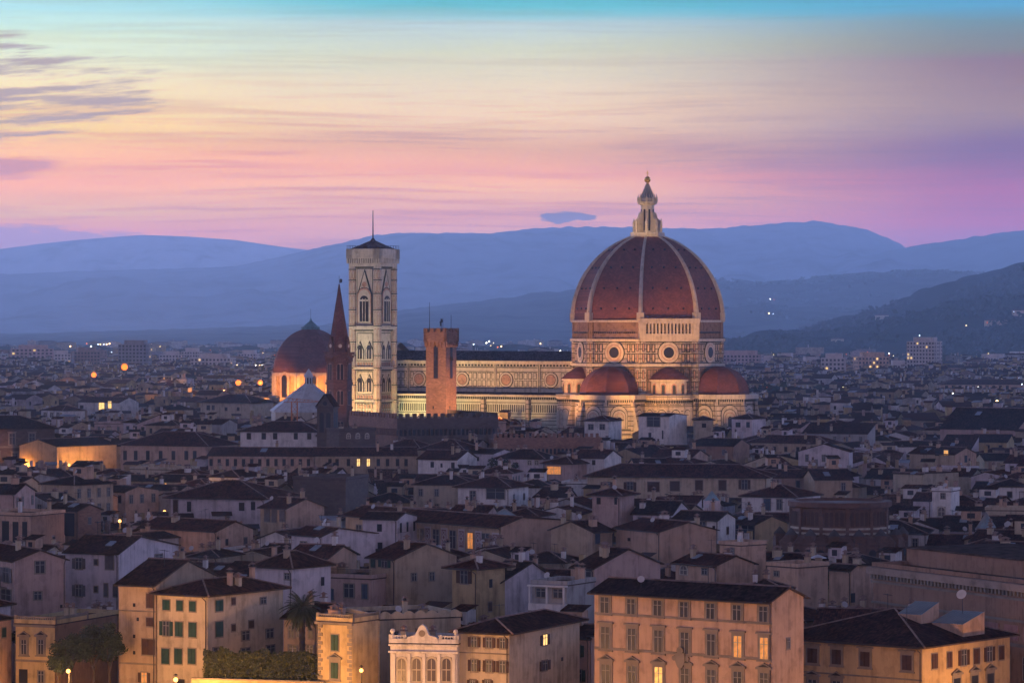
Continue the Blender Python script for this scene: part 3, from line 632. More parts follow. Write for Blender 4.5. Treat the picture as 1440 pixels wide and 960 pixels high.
for r in range(17):
    t = r/16; z = 20.5*sin(t*pi/2*.93)/sin(pi/2*.93); R = 18.9*cos(t*pi/2*.93)
    pts += [(max(R, .1)*cos(pi/8+2*pi*k/8), max(R, .1)*sin(pi/8+2*pi*k/8), 32.2+z) for k in range(8)]
mb.grid(pts, 8, chapt, True)
for k in range(8):
    a = radians(45*k)+pi/4*0; nn = Vector((cos(a), sin(a), 0)); u = Vector((-sin(a), cos(a), 0)); slab(mb, nn*17.2-u*3, u, archp(3, 31, 5.4, 3.6), -3, .6, chapt)
    for z, R in ((38,16.2),(43,13.2)): p = nn*R*.94+UP*z; mb.tube(p, p+nn*.9, .35, dark, 8)
mb.obj('dome', ch)
mb = MB(); mb.lathe([(4.2,52.2),(4.4,53.4),(3.6,53.5),(2.6,54.6),(.7,56.2),(.2,57.6)], mat('green_copper', (.13,.25,.27), .5, .3, var=.2), 12); mb.tube((0,0,57), (0,0,62), .1, iron, 4); mb.obj('cap', ch)
# ------------------------------------------------------------------ baptistery roof
qx, qy = place(434, 1335)
ba = empty('baptistery', (qx, qy, 0), radians(12), label='octagonal white marble pyramid roof with a little lantern in front of the orange chapel', category='baptistery')
mb = MB(); mb.prism(oct_poly(15, 8, pi/8), 0, 20.6, marble); mb.obj('wall', ba)
mb = MB(); wm = mat('weathered_white_marble', (.62,.64,.66), .6, .3, var=.2, scale=.5, streak=.4); mb.lathe([(15.6,20.6),(15.6,21.2),(1.7,31.4)], wm, 8, a0=pi/8, a1=2*pi+pi/8)
for k in range(8): a = pi/8+2*pi*k/8; mb.tube((15.6*cos(a),15.6*sin(a),21.2), (1.7*cos(a),1.7*sin(a),31.4), .22, wm, 4)
rf = mb.obj('roof', ba)
mb = MB(); mb.lathe([(1.6,31.2),(1.6,34.2),(2.0,34.4),(1.2,35.6),(.1,37.4)], wm, 8)
for k in range(8): a = 2*pi*(k+.5)/8; nn = Vector((cos(a), sin(a), 0)); u = Vector((-sin(a), cos(a), 0)); slab(mb, nn*1.48-u*.35, u, archp(.35, 31.5, .6, 2.4), 0, .06, dark)
mb.obj('lantern', rf)
# ------------------------------------------------------------------ houses
WALLC = {'cream': (.52,.43,.30), 'yellow': (.52,.39,.20), 'ochre': (.50,.35,.18), 'orange': (.50,.34,.24), 'peach': (.54,.36,.25), 'pink': (.48,.34,.29),
         'white': (.70,.66,.62), 'grey': (.36,.34,.32), 'tan': (.44,.33,.22), 'lilac': (.60,.53,.54), 'brown': (.30,.18,.12), 'sand': (.46,.38,.27)}
def wallmat(c):
    if c == 'stone': return dbrick
    if c == 'brick': return brick
    return plaster(c, WALLC[c])
SHC = {'g': ('green shutter', (.015,.06,.045)), 'b': ('brown shutter', (.07,.035,.025)), 'y': ('grey shutter', (.11,.10,.11)), 'u': ('blue shutter', (.05,.08,.13))}
def shm(k): return mat('shutter_paint_'+k, SHC[k][1], .6, .3, var=.2, scale=1.5)
frame_st = mat('window_stone', (.25,.21,.17), .8, .2, var=.2); frame_wh = mat('window_frame_paint', (.34,.33,.31), .6, .3, var=.15)
def room(name, c, s):                                 # a lit room seen through its curtains: uneven glow
    m = mat(name, (.3,.2,.1), .8, var=0, emit=c, estr=s); g = NG(m.node_tree); n = g.noise(g.n('ShaderNodeTexCoord').outputs['Object'], 1.7, 3, .6)
    g.l(g.mr(n, .3, .7, s*.5, s*1.1), m.node_tree.nodes['Principled BSDF'].inputs['Emission Strength']); return m
litm = [room('lamplit_room', (1,.46,.10), 1.5), room('bright_room', (1,.62,.20), 1.8), room('dim_room', (1,.34,.07), .75)]
skyl = mat('skylight_glass', (.30,.36,.42), .15, .6, var=.15); dishm = mat('dish_paint', (.55,.55,.56), .5, .3, var=.1)
ridge_t = mat('ridge_tiles', (.26,.17,.14), .9, var=.3, scale=1)
gutter = mat('gutter_metal', (.06,.05,.05), .6, .3, .3, var=0)
WC = {}
def winmeshes(ty, w, h):
    key = (ty, round(w, 1), round(h, 1))
    if key in WC: return WC[key]
    w, h = max(.4, round(w, 1)), max(.5, round(h, 1)); U = Vector((1,0,0)); o = Vector((0,0,0)); t = ty[0]; sc_ = next((c for c in ty[1:] if c in SHC), None)
    b = MB(); glass = dark if t in 'd' else glassd
    if t == 'L': glass = litm[0]
    if t == 'B': glass = litm[1]
    if t == 'D': glass = litm[2]
    if 'p' in ty or 'P' in ty:
        slab(b, o, U, rectp(-w/2-.32, w/2+.32, -h/2-.2, h/2+.45), 0, .10, frame_st); slab(b, o, U, rectp(-w/2-.55, w/2+.55, h/2+.45, h/2+.68), 0, .32, frame_st); slab(b, o, U, rectp(-w/2-.45, w/2+.45, -h/2-.38, -h/2-.2), 0, .22, frame_st)
        if 'P' in ty: slab(b, o, U, [(-w/2-.6,h/2+.68),(w/2+.6,h/2+.68),(w/2*.5,h/2+1.12),(0,h/2+1.32),(-w/2*.5,h/2+1.12)], 0, .28, frame_st); slab(b, o, U, [(-w/2-.2,h/2+.76),(w/2+.2,h/2+.76),(0,h/2+1.12)], .28, .30, dark)
    elif t != 'd': slab(b, o, U, rectp(-w/2-.16, w/2+.16, -h/2-.2, h/2+.16), 0, .05, frame_st)
    d0 = .12 if ('p' in ty or 'P' in ty) else .06
    if t == 'a':
        slab(b, o, U, archp(0, -h/2-.1, w+.5, h+.4), 0, .12, marble2); slab(b, o, U, archp(0, -h/2, w, h), .12, .14, mat('arched_pane', (.10,.08,.08), .3, .4, var=.2))
        slab(b, o, U, rectp(-.05, .05, -h/2, h/2-.1), .14, .2, marble2); slab(b, o, U, rectp(-w/2, w/2, -.05, .07), .14, .2, marble2)
    elif t == 'c':
        slab(b, o, U, rectp(-w/2, w/2, -h/2, h/2), d0, d0+.01, dark)
    else:
        slab(b, o, U, rectp(-w/2, w/2, -h/2, h/2), d0, d0+.01, glass)
        if t in 'goLBD' and w > .7:
            slab(b, o, U, rectp(-.05, .05, -h/2, h/2), d0+.01, d0+.05, frame_wh); slab(b, o, U, rectp(-w/2, w/2, h*.18, h*.18+.07), d0+.01, d0+.05, frame_wh)
            for s in (-1, 1): slab(b, o, U, rectp(min(s*w/2, s*(w/2-.07)), max(s*w/2, s*(w/2-.07)), -h/2, h/2), d0+.01, d0+.05, frame_wh)
    out = [b.data('window')]
    if sc_ and t in 'ocLBD':
        for s in (-1, 1):
            q = MB(); m = shm(sc_)
            if t == 'c': x0, x1, dd = (-w/2, -.02, d0+.02) if s < 0 else (.02, w/2, d0+.02)
            else: x0, x1, dd = (-w, -w/2, .07) if s < 0 else (w/2, w, .07)
            slab(q, o, U, rectp(x0, x1, -h/2, h/2), dd, dd+.06, m)
            n = max(2, int(h/.45))
            for i in range(n): z0 = -h/2+.1+i*(h-.2)/n; slab(q, o, U, rectp(x0+.08, x1-.08, z0+.05, z0+(h-.2)/n-.05), dd+.06, dd+.085, m)
            out.append(q.data('shutter'))
    WC[key] = out; return out
def hang_window(root, face, w, d, u, z, ty, ww, hh, sub=True):
    ms = winmeshes(ty, ww, hh)
    loc, rz = {'f': ((u, 0, z), 0), 'r': ((w, u, z), pi/2), 'l': ((0, u, z), -pi/2)}[face]
    o = link('window', ms[0], root, loc, rz)
    if sub:
        for m in ms[1:]: link('shutter', m, o)
    return o
CHM = {}
def chimney_mesh(v, wm):
    k = (v, wm.name)
    if k in CHM: return CHM[k]
    b = MB(); a, c, h = [(.35,.35,1.5), (.8,.35,1.3), (.3,.3,2.1), (.5,.5,1.0)][v]
    b.box(-a, a, -c, c, -1.2, h, wm); b.box(-a-.12, a+.12, -c-.12, c+.12, h, h+.12, ridge_t)
    for s in ((-.5, .5) if v == 1 else (0,)):
        b.box(s*a*1.1-.18, s*a*1.1+.18, -.18, .18, h+.12, h+.5, dark if v == 2 else ridge_t)
    b.face([(-a-.1,-c-.1,h+.5),(a+.1,-c-.1,h+.5),(0,0,h+.85)], ridge_t); b.face([(a+.1,-c-.1,h+.5),(a+.1,c+.1,h+.5),(0,0,h+.85)], ridge_t); b.face([(a+.1,c+.1,h+.5),(-a-.1,c+.1,h+.5),(0,0,h+.85)], ridge_t); b.face([(-a-.1,c+.1,h+.5),(-a-.1,-c-.1,h+.5),(0,0,h+.85)], ridge_t)
    CHM[k] = b.data('chimney'); return CHM[k]
def bal_part(root, pts, z, m, name='balustrade', hgt=1.0, step=.35):
    b = MB()
    for (x0, y0), (x1, y1) in zip(pts, pts[1:]):
        a = Vector((x0,y0,z)); c = Vector((x1,y1,z)); L = (c-a).length; u = (c-a)/L; n = u.cross(UP)
        b.obox(a, u, n, UP, (0, L), (-.12, .12), (hgt-.16, hgt), m); b.obox(a, u, n, UP, (0, L), (-.14, .14), (0, .14), m)
        k = max(1, int(L/step))
        for i in range(k): b.obox(a, u, n, UP, ((i+.5)*L/k-.07, (i+.5)*L/k+.07), (-.07, .07), (.14, hgt-.16), m)
        for e in (0, L): b.obox(a, u, n, UP, (e-.22, e+.22), (-.22, .22), (0, hgt+.1), m)
    return b.obj(name, root)
def roof_z(kind, x, y, w, d, H, pitch, rp):
    if kind == 'gx': return H+pitch*(y if y < rp*d else rp*d*(d-y)/(d-rp*d))
    if kind == 'gy': return H+pitch*(x if x < rp*w else rp*w*(w-x)/(w-rp*w))
    if kind == 'hip': return H+pitch*max(0, min(x, y, w-x, d-y))
    if kind == 'shed': return H+pitch*y
    return H
def house(name, label, cat, ox, oy, rz, w, d, H, roof='gx', wall='cream', rc='brown', pitch=.33, rp=.5, over=.6, chim=0, group=None, rr=None, sidew=None, detail=True, kind_attic=False):
    rr = rr or rnd
    root = empty(name, (ox, oy, 0), rz, label=label, category=cat)
    if group: root['group'] = group
    wm = wallmat(wall); sm_ = wallmat(sidew) if sidew else wm
    b = MB(); e = .02
    def q(x0, y0, x1, y1, za, zb, m): b.face([(x0,y0,0),(x1,y1,0),(x1,y1,zb),(x0,y0,za)], m)
    h = {}
    if roof == 'gx':
        zr = H+pitch*rp*d; b.face([(0,0,0),(w,0,0),(w,0,H),(0,0,H)], wm); b.face([(w,0,0),(w,d,0),(w,d,H),(w,rp*d,zr),(w,0,H)], sm_)
        b.face([(w,d,0),(0,d,0),(0,d,H),(w,d,H)], wm); b.face([(0,d,0),(0,0,0),(0,0,H),(0,rp*d,zr),(0,d,H)], sm_)
    elif roof == 'gy':
        zr = H+pitch*rp*w; b.face([(0,0,0),(w,0,0),(w,0,H),(rp*w,0,zr),(0,0,H)], wm); b.face([(w,0,0),(w,d,0),(w,d,H),(w,0,H)], sm_)
        b.face([(w,d,0),(0,d,0),(0,d,H),(rp*w,d,zr),(w,d,H)], wm); b.face([(0,d,0),(0,0,0),(0,0,H),(0,d,H)], sm_)
    elif roof == 'shed':
        zb = H+pitch*d; q(0,0,w,0,H,H,wm); q(w,0,w,d,H,zb,sm_); q(w,d,0,d,zb,zb,wm); q(0,d,0,0,zb,H,sm_)
    else:
        q(0,0,w,0,H,H,wm); q(w,0,w,d,H,H,sm_); q(w,d,0,d,H,H,wm); q(0,d,0,0,H,H,sm_)
        if roof == 'flat': pass
    b.obj('wall', root)
    r = MB(); rx, ry = roof_mat(rc, RB[rc], 'x'), roof_mat(rc, RB[rc], 'y'); th = .22; o = over; und = mat('eaves_timber', (.07,.045,.03), .9, var=.2)
    def solid(prof, axis, a0, a1, mt):                  # extrude a closed (s,z) outline along the other axis
        A = [((a0, s, z) if axis == 'x' else (s, a0, z)) for s, z in prof]; B = [((a1, s, z) if axis == 'x' else (s, a1, z)) for s, z in prof]
        n = len(prof); r.face(A, und); r.face(B[::-1], und)
        for i in range(n):
            j = (i+1) % n; top = i < mt; r.face([A[i], B[i], B[j], A[j]], (rx if axis == 'x' else ry) if top else und)
    if roof == 'gx':
        k2 = pitch*rp/(1-rp); zr = H+pitch*rp*d
        solid([(-o,H-o*pitch+th),(rp*d,zr+th),(d+o,H-o*k2+th),(d+o,H-o*k2+.02),(rp*d,zr+.02),(-o,H-o*pitch+.02)], 'x', -.35, w+.35, 2)
        r.tube((-.35,rp*d,zr+th), (w+.35,rp*d,zr+th), .16, ridge_t, 6)
    elif roof == 'gy':
        k2 = pitch*rp/(1-rp); zr = H+pitch*rp*w
        solid([(-o,H-o*pitch+th),(rp*w,zr+th),(w+o,H-o*k2+th),(w+o,H-o*k2+.02),(rp*w,zr+.02),(-o,H-o*pitch+.02)], 'y', -.35, d+.35, 2)
        r.tube((rp*w,-.35,zr+th), (rp*w,d+.35,zr+th), .16, ridge_t, 6)
    elif roof == 'shed':
        solid([(-o,H-o*pitch+th),(d+o,H+(d+o)*pitch+th),(d+o,H+(d+o)*pitch+.02),(-o,H-o*pitch+.02)], 'x', -.3, w+.3, 1)
    elif roof == 'hip':
        m_ = min(w, d)/2+o; z0 = H+.02; zt = z0+.2; zr = zt+pitch*m_
        P4 = [(-o,-o),(w+o,-o),(w+o,d+o),(-o,d+o)]
        if w >= d: Rg = [(-o+m_, d/2, zr), (w+o-m_, d/2, zr)]
        else: Rg = [(w/2, -o+m_, zr), (w/2, d+o-m_, zr)]
        q4 = [(x,y,zt) for x, y in P4]
        if w >= d: fs = [([q4[0],q4[1],Rg[1],Rg[0]],rx),([q4[1],q4[2],Rg[1]],ry),([q4[2],q4[3],Rg[0],Rg[1]],rx),([q4[3],q4[0],Rg[0]],ry)]
        else: fs = [([q4[0],q4[1],Rg[0]],rx),([q4[1],q4[2],Rg[1],Rg[0]],ry),([q4[2],q4[3],Rg[1]],rx),([q4[3],q4[0],Rg[0],Rg[1]],ry)]
        for f_, m in fs: r.face(f_, m)
        for i in range(4): j = (i+1) % 4; r.face([(*P4[i],z0),(*P4[j],z0),q4[j],q4[i]], und)
        r.face([(*p,z0) for p in P4[::-1]], und)
        for i in range(4): r.tube(q4[i], Rg[0] if (i in (0,3) if w >= d else i in (0,1)) else Rg[1], .14, ridge_t, 5)
        r.tube(Rg[0], Rg[1], .14, ridge_t, 5)
    else:
        r.box(-.15, w+.15, -.15, d+.15, H, H+.18, mat('terrace_paving', (.085,.065,.06), 1.0, 0, var=.4, scale=.5)); 
        for x0, x1, y0, y1 in ((-.15,w+.15,-.15,.12),(-.15,w+.15,d-.12,d+.15),(-.15,.12,.12,d-.12),(w-.12,w+.15,.12,d-.12)): r.box(x0, x1, y0, y1, H+.18, H+.75, wm)
    ro = r.obj('roof', root)
    if detail and roof != 'flat':
        g_ = MB(); zf = H-o*pitch+.02 if roof in ('gx','shed') else H
        if roof in ('gx','shed','hip'): g_.tube((-.3,-o-.1,zf+.05), (w+.3,-o-.1,zf+.05), .09, gutter, 6)
        g_.tube((w-.25,-.14,0), (w-.25,-.14,H-.6), .07, gutter, 5); g_.tube((w-.25,-.14,H-.6), (w-.25,-o-.1,H), .07, gutter, 5)
        g_.obj('downpipe', root)
    for i in range(chim):
        x, y = rr.uniform(.12, .88)*w, rr.uniform(.2, .85)*d
        link('chimney', chimney_mesh(rr.choice((0,0,1,2,3)), wallmat(rr.choice(('cream','white','peach','tan')))), ro, (x, y, roof_z(roof, x, y, w, d, H, pitch, rp)+.1), rr.choice((0, pi/2)))
    if roof in ('gx','hip','shed') and w > 7 and rr.random() < .35:
        sx, sz = rr.uniform(.5, .9), rr.uniform(.7, 1.3); x, y = rr.uniform(.25,.75)*w, rr.uniform(.22,.38)*d*(2*rp if roof == 'gx' else 1); z = roof_z(roof, x, y, w, d, H, pitch, rp); a = MB(); sl = Vector((0,1,pitch)).normalized()
        a.obox((0,0,0), Vector((1,0,0)), sl, Vector((0,-pitch,1)).normalized(), (-sx, sx), (-sz, sz), (.15, .38), skyl); link('skylight', a.data('skylight'), ro, (x, y, z))
    if kind_attic and w > 7.5 and roof in ('gx','hip') and rr.random() < .34:         # little rooftop room
        aw, ad, ah = rr.uniform(2.2, 4), rr.uniform(2, 3), rr.uniform(1.8, 2.8); x, y = rr.uniform(.15,.6)*w, rr.uniform(.3,.5)*d; z = roof_z(roof, x, y, w, d, H, pitch, rp); am = wallmat(rr.choice(('white','cream','lilac','peach'))); a = MB()
        a.box(0, aw, 0, ad, -1.5, ah, am); slab(a, (0,0,0), Vector((1,0,0)), rectp(aw*.3, aw*.7, ah-1.5, ah-.5), 0, .04, glassd); a.face([(-.4,-.4,ah),(aw+.4,-.4,ah),(aw+.4,ad+.4,ah+.7),(-.4,ad+.4,ah+.7)], rx); a.face([(-.4,-.4,ah-.12),(aw+.4,-.4,ah-.12),(aw+.4,-.4,ah),(-.4,-.4,ah)], und); link('roof_room', a.data('roof_room'), ro, (x, y, z))
    if oy < 900 and rr.random() < .3:
        x, y = rr.uniform(.15,.85)*w, rr.uniform(.1,.5)*d; z = roof_z(roof, x, y, w, d, H, pitch, rp); a = MB(); a.tube((0,0,-.2),(0,0,1.0),.04,iron,4); a.tube((0,-.1,1.1),(.02,-.28,1.2),.12,dishm,12,.48); link('dish', a.data('dish'), ro, (x, y, z+.15), rr.uniform(-.6,.6))
    if detail and roof != 'flat' and w*d > 60:
        for i in range(rr.choice((0,1,1,2))):
            x, y = rr.uniform(.2,.8)*w, rr.uniform(.25,.6)*d; zz = roof_z(roof, x, y, w, d, H, pitch, rp); a = MB()
            a.tube((0,0,-.3),(0,0,2.6),.04,iron,4); a.tube((-.8,0,2.4),(.8,0,2.5),.025,iron,4)
            for s in range(7): a.tube((-.7+s*.23,-.35,2.4+s*.015),(-.7+s*.23,.35,2.4+s*.015),.018,iron,4)
            link('aerial', a.data('aerial'), ro, (x, y, zz), rr.uniform(0, 3))
    return root
FOOT = []; PROT = []
def rect(ox, oy, rz, w, d):
    c, s = cos(rz), sin(rz); return [(ox, oy), (ox+w*c, oy+w*s), (ox+w*c-d*s, oy+w*s+d*c), (ox-d*s, oy+d*c)]
def overlap(A, B, m=0):
    for P_ in (A, B):
        for i in range(4):
            x1, y1 = P_[i]; x2, y2 = P_[(i+1) % 4]; nx, ny = y2-y1, x1-x2; L = hypot(nx, ny); nx /= L; ny /= L
            a = [nx*x+ny*y for x, y in A]; b = [nx*x+ny*y for x, y in B]
            if max(a) < min(b)+m or max(b) < min(a)+m: return False
    return True
KS = {}
def K(name, cat, label, x1, y1, x2, y2, H, xr=None, xl=None, d=None, vb=None, wins=(), strings=(), foot=True, **kw):
    Y1, Y2 = Yz(y1, H), Yz(y2, H); a = Vector(((x1-HX)/F*Y1, Y1)); b = Vector(((x2-HX)/F*Y2, Y2)); e = b-a; w = e.length; rz = atan2(e.y, e.x)
    bk = Vector((-e.y, e.x))/w
    def solve(c, px): s = (px-HX)/F; return (s*c.y-c.x)/(bk.x-s*bk.y)
    if d is None:
        d = solve(b, xr) if xr else (solve(a, xl) if xl is not None else 12)
        if not 3 < d < 60: print('BAD d', label, round(d, 1), 'w', round(w, 1), 'ang', round(math.degrees(rz))); d = 12
    if not -62 < math.degrees(rz) < 62 or w > 70: print('ANG', label, round(w, 1), round(math.degrees(rz)))
    if Y1 < 1100: kw.setdefault('chim', 2)
    root = house(name, label, cat, a.x, a.y, rz, w, d, H, detail=Y1 < 820, **kw)
    n = {'f': (Vector((0,0)), Vector((1,0))), 'r': (Vector((w,0)), Vector((0,1))), 'l': (Vector((0,0)), Vector((0,1)))}
    c, s = cos(rz), sin(rz)
    def hit(face, px, py):
        p0, dr = n[face]; W0 = Vector((a.x+p0.x*c-p0.y*s, a.y+p0.x*s+p0.y*c)); D = Vector((dr.x*c-dr.y*s, dr.x*s+dr.y*c)); k = (px-HX)/F
        u = (k*W0.y-W0.x)/(D.x-k*D.y); Yh = W0.y+u*D.y; fs = abs(D.x-k*D.y)
        return u, HC-(py-HY)/F*Yh, Yh, fs
    for wn_ in wins:
        px, py, wp, hp, ty = wn_[:5]; fc = wn_[5] if len(wn_) > 5 else 'f'
        u, z, Yh, fs = hit(fc, px, py); lim = w if fc == 'f' else d
        if not .2 < u < lim-.2: continue
        ww = min(max(wp*Yh/F/fs, .4), 4.5); hh = max(.4, hp*Yh/F)
        if ty[0] in 'oLBD' and any(k_ in SHC for k_ in ty[1:]): ww *= .55
        hang_window(root, fc, w, d, u, z, ty, ww, hh, sub=Y1 < 900)
    vf = 'r' if (xr or a.x < 0) else 'l'
    if not any(len(q) > 5 and q[5] != 'f' for q in wins) and 'blank' not in label and 'plain' not in label and 'dark' not in label and kw.get('wall') != 'stone' and 'painted' not in label and Y1 < 1000 and d > 6:
        n_ = int(d/4.2)
        for fl in range(2):
            for i in range(n_):
                if rnd.random() < .45: hang_window(root, vf, w, d, (i+.5)*d/n_+rnd.uniform(-.5,.5), H-2.2-fl*3.5, rnd.choice(('g','d','cb','cy')), .8, 1.3, sub=Y1 < 900)
    for (sx1, sy1, sx2, sy2, th_) in strings:
        u1, z1, _, _ = hit('f', sx1, sy1); u2, z2, _, _ = hit('f', sx2, sy2); z = (z1+z2)/2; m_ = MB()
        slab(m_, (0,0,0), Vector((1,0,0)), rectp(.02, w-.02, z-th_/2, z+th_/2), 0, .12, frame_st); m_.obj('string_course', root)
    R4 = rect(a.x, a.y, rz, w, d)
    if foot: 
        for nm, f4 in FOOT:
            if overlap(R4, f4, .5): print('OVL', label[:40], '|', nm[:40])
    FOOT.append((label, R4))
    xs = [HX+F*p[0]/p[1] for p in R4]; PROT.append((min(xs[:3]), max(xs[:3]), vb if vb else max(y1, y2)+16, min(p[1] for p in R4), H))
    KS[label] = (root, a, rz, w, d, H, hit)
    return root
def row(x0, y0, x1, y1, n, w, h, ty, face='f', skip=()):
    return [(x0+(x1-x0)*i/(n-1), y0+(y1-y0)*i/(n-1), w, h, ty, face) for i in range(n) if i not in skip]
K('palazzo','palazzo','pink gabled palazzo with iron balconies at the lower west corner', 20,789,92,786.5,18.5, d=22, roof='gy', wall='pink', pitch=.36, chim=1, vb=960,
  wins=[(56,797,14,16,'gy'),(53,837,11,11,'g'),(86,852,3,4,'d'),(9,808,14,20,'oy','l'),(9,840,14,24,'gy','l'),(8,890,12,24,'gp','l'),(7,938,12,26,'a','l')])
K('house','house','cream house with grey shutters and a long blank lilac side wall', 92,776,167,778,18, xr=250, vb=862, wall='lilac', rp=.35, pitch=.3, chim=1,
  wins=[(111,792,17,15,'oy'),(111,830,17,16,'oy'),(135,790,5,7,'g'),(135,828,5,8,'g'),(154,790,11,19,'cy'),(149,829,5,17,'cy'),(162,830,5,16,'cy'),(223,784,11,9,'g','r')])
K('villa','villa','small yellow villa with pedimented windows under a stone parapet', 22,877,77,879,12, xr=165, vb=960, roof='flat', wall='yellow', sidew='brown',
  wins=[(34,909,8,20,'gP'),(58,909,8,20,'gP'),(33,950,12,20,'d'),(58,951,9,16,'g'),(95,915,10,14,'d','r')])
K('house','house','tall tan house with brown shutters beside the green shuttered one', 167,820,219,822,18.3, d=17, vb=960, wall='tan', rc='brown', roof='gx', chim=2, over=.9,
  wins=[(189,850,3,5,'d'),(194,870,3,5,'d'),(189,894,3,5,'d'),(189,917,3,5,'d'),(211,844,9,20,'cb'),(211,874,9,12,'cb'),(209,909,18,22,'cb'),(203,952,16,14,'Db')], strings=[(168,858,218,859,.18),(168,932,218,933,.25)])
K('house','house','cream corner house with green shutters behind the hedge', 221,835,292,839,17, xr=398, vb=960, wall='cream', rc='red', roof='hip', chim=3, over=.9,
  wins=[(234,850,9,14,'cg'),(253,851,9,14,'cg'),(271,852,9,14,'cg'),(234,883,17,20,'og'),(252,884,10,20,'cg'),(271,885,10,20,'cg'),(233,922,10,21,'cg'),(251,922,10,21,'cg'),(270,922,10,21,'cg'),(253,958,14,8,'d'),
   (308,851,10,15,'cg','r'),(308,884,10,21,'cg','r'),(306,917,13,14,'g','r'),(328,845,5,9,'cb','r'),(328,882,5,9,'cb','r'),(370,844,8,8,'g','r'),(353,877,7,10,'cb','r'),(345,893,11,12,'gg','r'),(379,890,10,12,'g','r'),(345,917,13,12,'g','r'),(380,913,12,12,'g','r')])
K('wing','house','low tan wing in shade behind the palm', 399,868,446,870,13.5, d=10, vb=925, wall='tan', rc='grey', roof='gx',
  wins=[(410,888,8,16,'g'),(421,888,8,14,'g'),(437,890,6,14,'g'),(412,913,12,12,'g'),(436,914,10,14,'g')])
K('house','house','narrow yellow lit house with quoins, balustrade and green shutters', 447,874,495,876.5,15, xr=532, vb=960, roof='flat', wall='yellow', wins=[(471,903,10,22,'cg'),(471,942,10,22,'cgP')])
K('house','house','wide blank cream wall with a scalloped parapet behind the white villa', 534,872,648,868,14, d=14, vb=905, roof='flat', wall='cream', wins=[(557,890,6,5,'g'),(588,887,6,6,'g')])
K('villa','villa','ornate white villa with four arched windows and a carved pediment', 549,905,643,906.5,12.5, d=9, vb=960, roof='flat', wall='white', wins=row(565,941,628,941,4,11,32,'a'))
K('house','house','cream house with brown shutters and one lit side window', 645,889,716,892,14, xr=815, vb=960, roof='hip', wall='cream', rc='brown', over=1.0, chim=0,
  wins=[(667,902,15,14,'ob'),(688,903,15,14,'ob'),(707,904,14,14,'ob'),(667,935,16,16,'ob'),(688,936,16,16,'ob'),(707,937,15,16,'ob'),(665,958,14,5,'ob'),(686,958,14,5,'ob'),(766,899,12,15,'Bb','r'),(766,935,13,14,'ob','r'),(790,926,3,4,'d','r')], strings=[(650,917,712,919,.15)])
K('house','house','yellow tower house with a wide overhanging roof', 636,799,671,801,18, xr=710, vb=850, roof='hip', wall='yellow', rc='red', over=1.2, wins=[(653,811,20,18,'ob')])
K('house','house','lilac house with a dark loggia under a long sloping roof', 671,816,706,818,15.8, xr=775, vb=870, roof='gx', wall='lilac', rc='grey', rp=.6, chim=2, wins=[(688,825,30,13,'g'),(675,859,14,15,'ob'),(701,858,7,9,'g')])
K('house','house','pale house with a white framed glazed balcony', 748,822,797,824,17, d=9, vb=865, roof='flat', wall='grey', wins=[(761,833,14,12,'gg'),(785,834,14,12,'gg'),(762,857,10,10,'g'),(786,858,12,10,'g')])
K('house','house','narrow house with one white window beneath a dark gable west of the orange palazzo', 806,797,836,799,18.3, d=15, vb=822, roof='gx', wall='peach', sidew='pink', rc='brown', rp=.5, wins=[(824,806,16,16,'g')])
K('palazzo','palazzo','large orange palazzo with three rows of stone framed windows', 836,830,1086,844,20, xr=1130, vb=960, roof='gx', wall='orange', rc='grey', rp=.5, pitch=.34, over=1.2, chim=0,
  wins=row(851,850,1074,863,7,12,21,'gyp')+row(852,896,1075,911,7,12,30,'gyp',skip=(5,6))+[(1038,908.5,12,30,'Dp'),(1075,911,12,30,'Dp')]+row(852.5,947,1075,959,7,12,27,'gP',skip=(2,))+[(926.7,951,12,27,'LP')],
  strings=[(837,861,1085,877,.3),(837,910,1085,927,.35)])
K('house','house','low ochre corner house with brown shutters and blue skylights', 1094,897,1297,911,13, xr=1420, vb=960, roof='hip', wall='ochre', rc='brown', over=1.0, chim=0, pitch=.30,
  wins=[(1110,918,13,20,'cbp'),(1143,921,13,20,'cbp'),(1177,923,13,20,'cbp'),(1217,926,13,20,'cbp'),(1276,931,13,21,'cbp'),(1111,961,12,16,'gP'),(1143,963,12,16,'gP'),(1177,965,12,16,'gP'),
   (1314,929,8,21,'cb','r'),(1335,927,7,21,'cb','r'),(1355,924,14,21,'ob','r'),(1373,922,8,21,'cb','r'),(1391,919,14,20,'ob','r'),(1408,917,7,19,'cb','r'),(1345,962,9,18,'P','r'),(1370,958,9,18,'P','r'),(1392,955,9,18,'P','r')], strings=[(1095,942,1296,955,.2)])
K('library','library','long brown library with a heavy dentilled cornice and pink wall panels', 1228,797,1530,833,19, d=26, vb=900, roof='flat', wall='brown', sidew='brown',
  wins=[])
K('house','house','bare tan house stepping down beside the library', 1166,799,1197,801,16, xr=1260, vb=852, roof='gx', rp=.1, pitch=.5, wall='peach', rc='grey', wins=[(1199,840,6,13,'d','r'),(1233,839,6,10,'d','r')])
K('palazzo','palazzo','long palazzo with white painted panels between dark windows', 486,723,705,740,18, xr=833, vb=768, roof='gx', rp=.22, pitch=.3, wall='tan', sidew='orange', rc='red', over=1.1, chim=0,
  wins=[(505,747,8,18,'g'),(526,749,8,20,'g'),(547,751,8,20,'g'),(568.5,752,9,22,'g'),(590.5,754,9,22,'g'),(613.5,756,9,23,'g'),(637,758,9,24,'g'),(661.5,760,8,22,'D'),(683,763,11,26,'g')])
K('house','house','big blank tan gable with two small windows and green shutters at its eaves', 519,783,556,786,19, xr=642, vb=868, roof='gx', wall='tan', rc='red', wins=[(525,791,6,13,'cg'),(541,791,16,13,'og'),(582,811,7,10,'g','r'),(607,810,7,11,'g','r')])
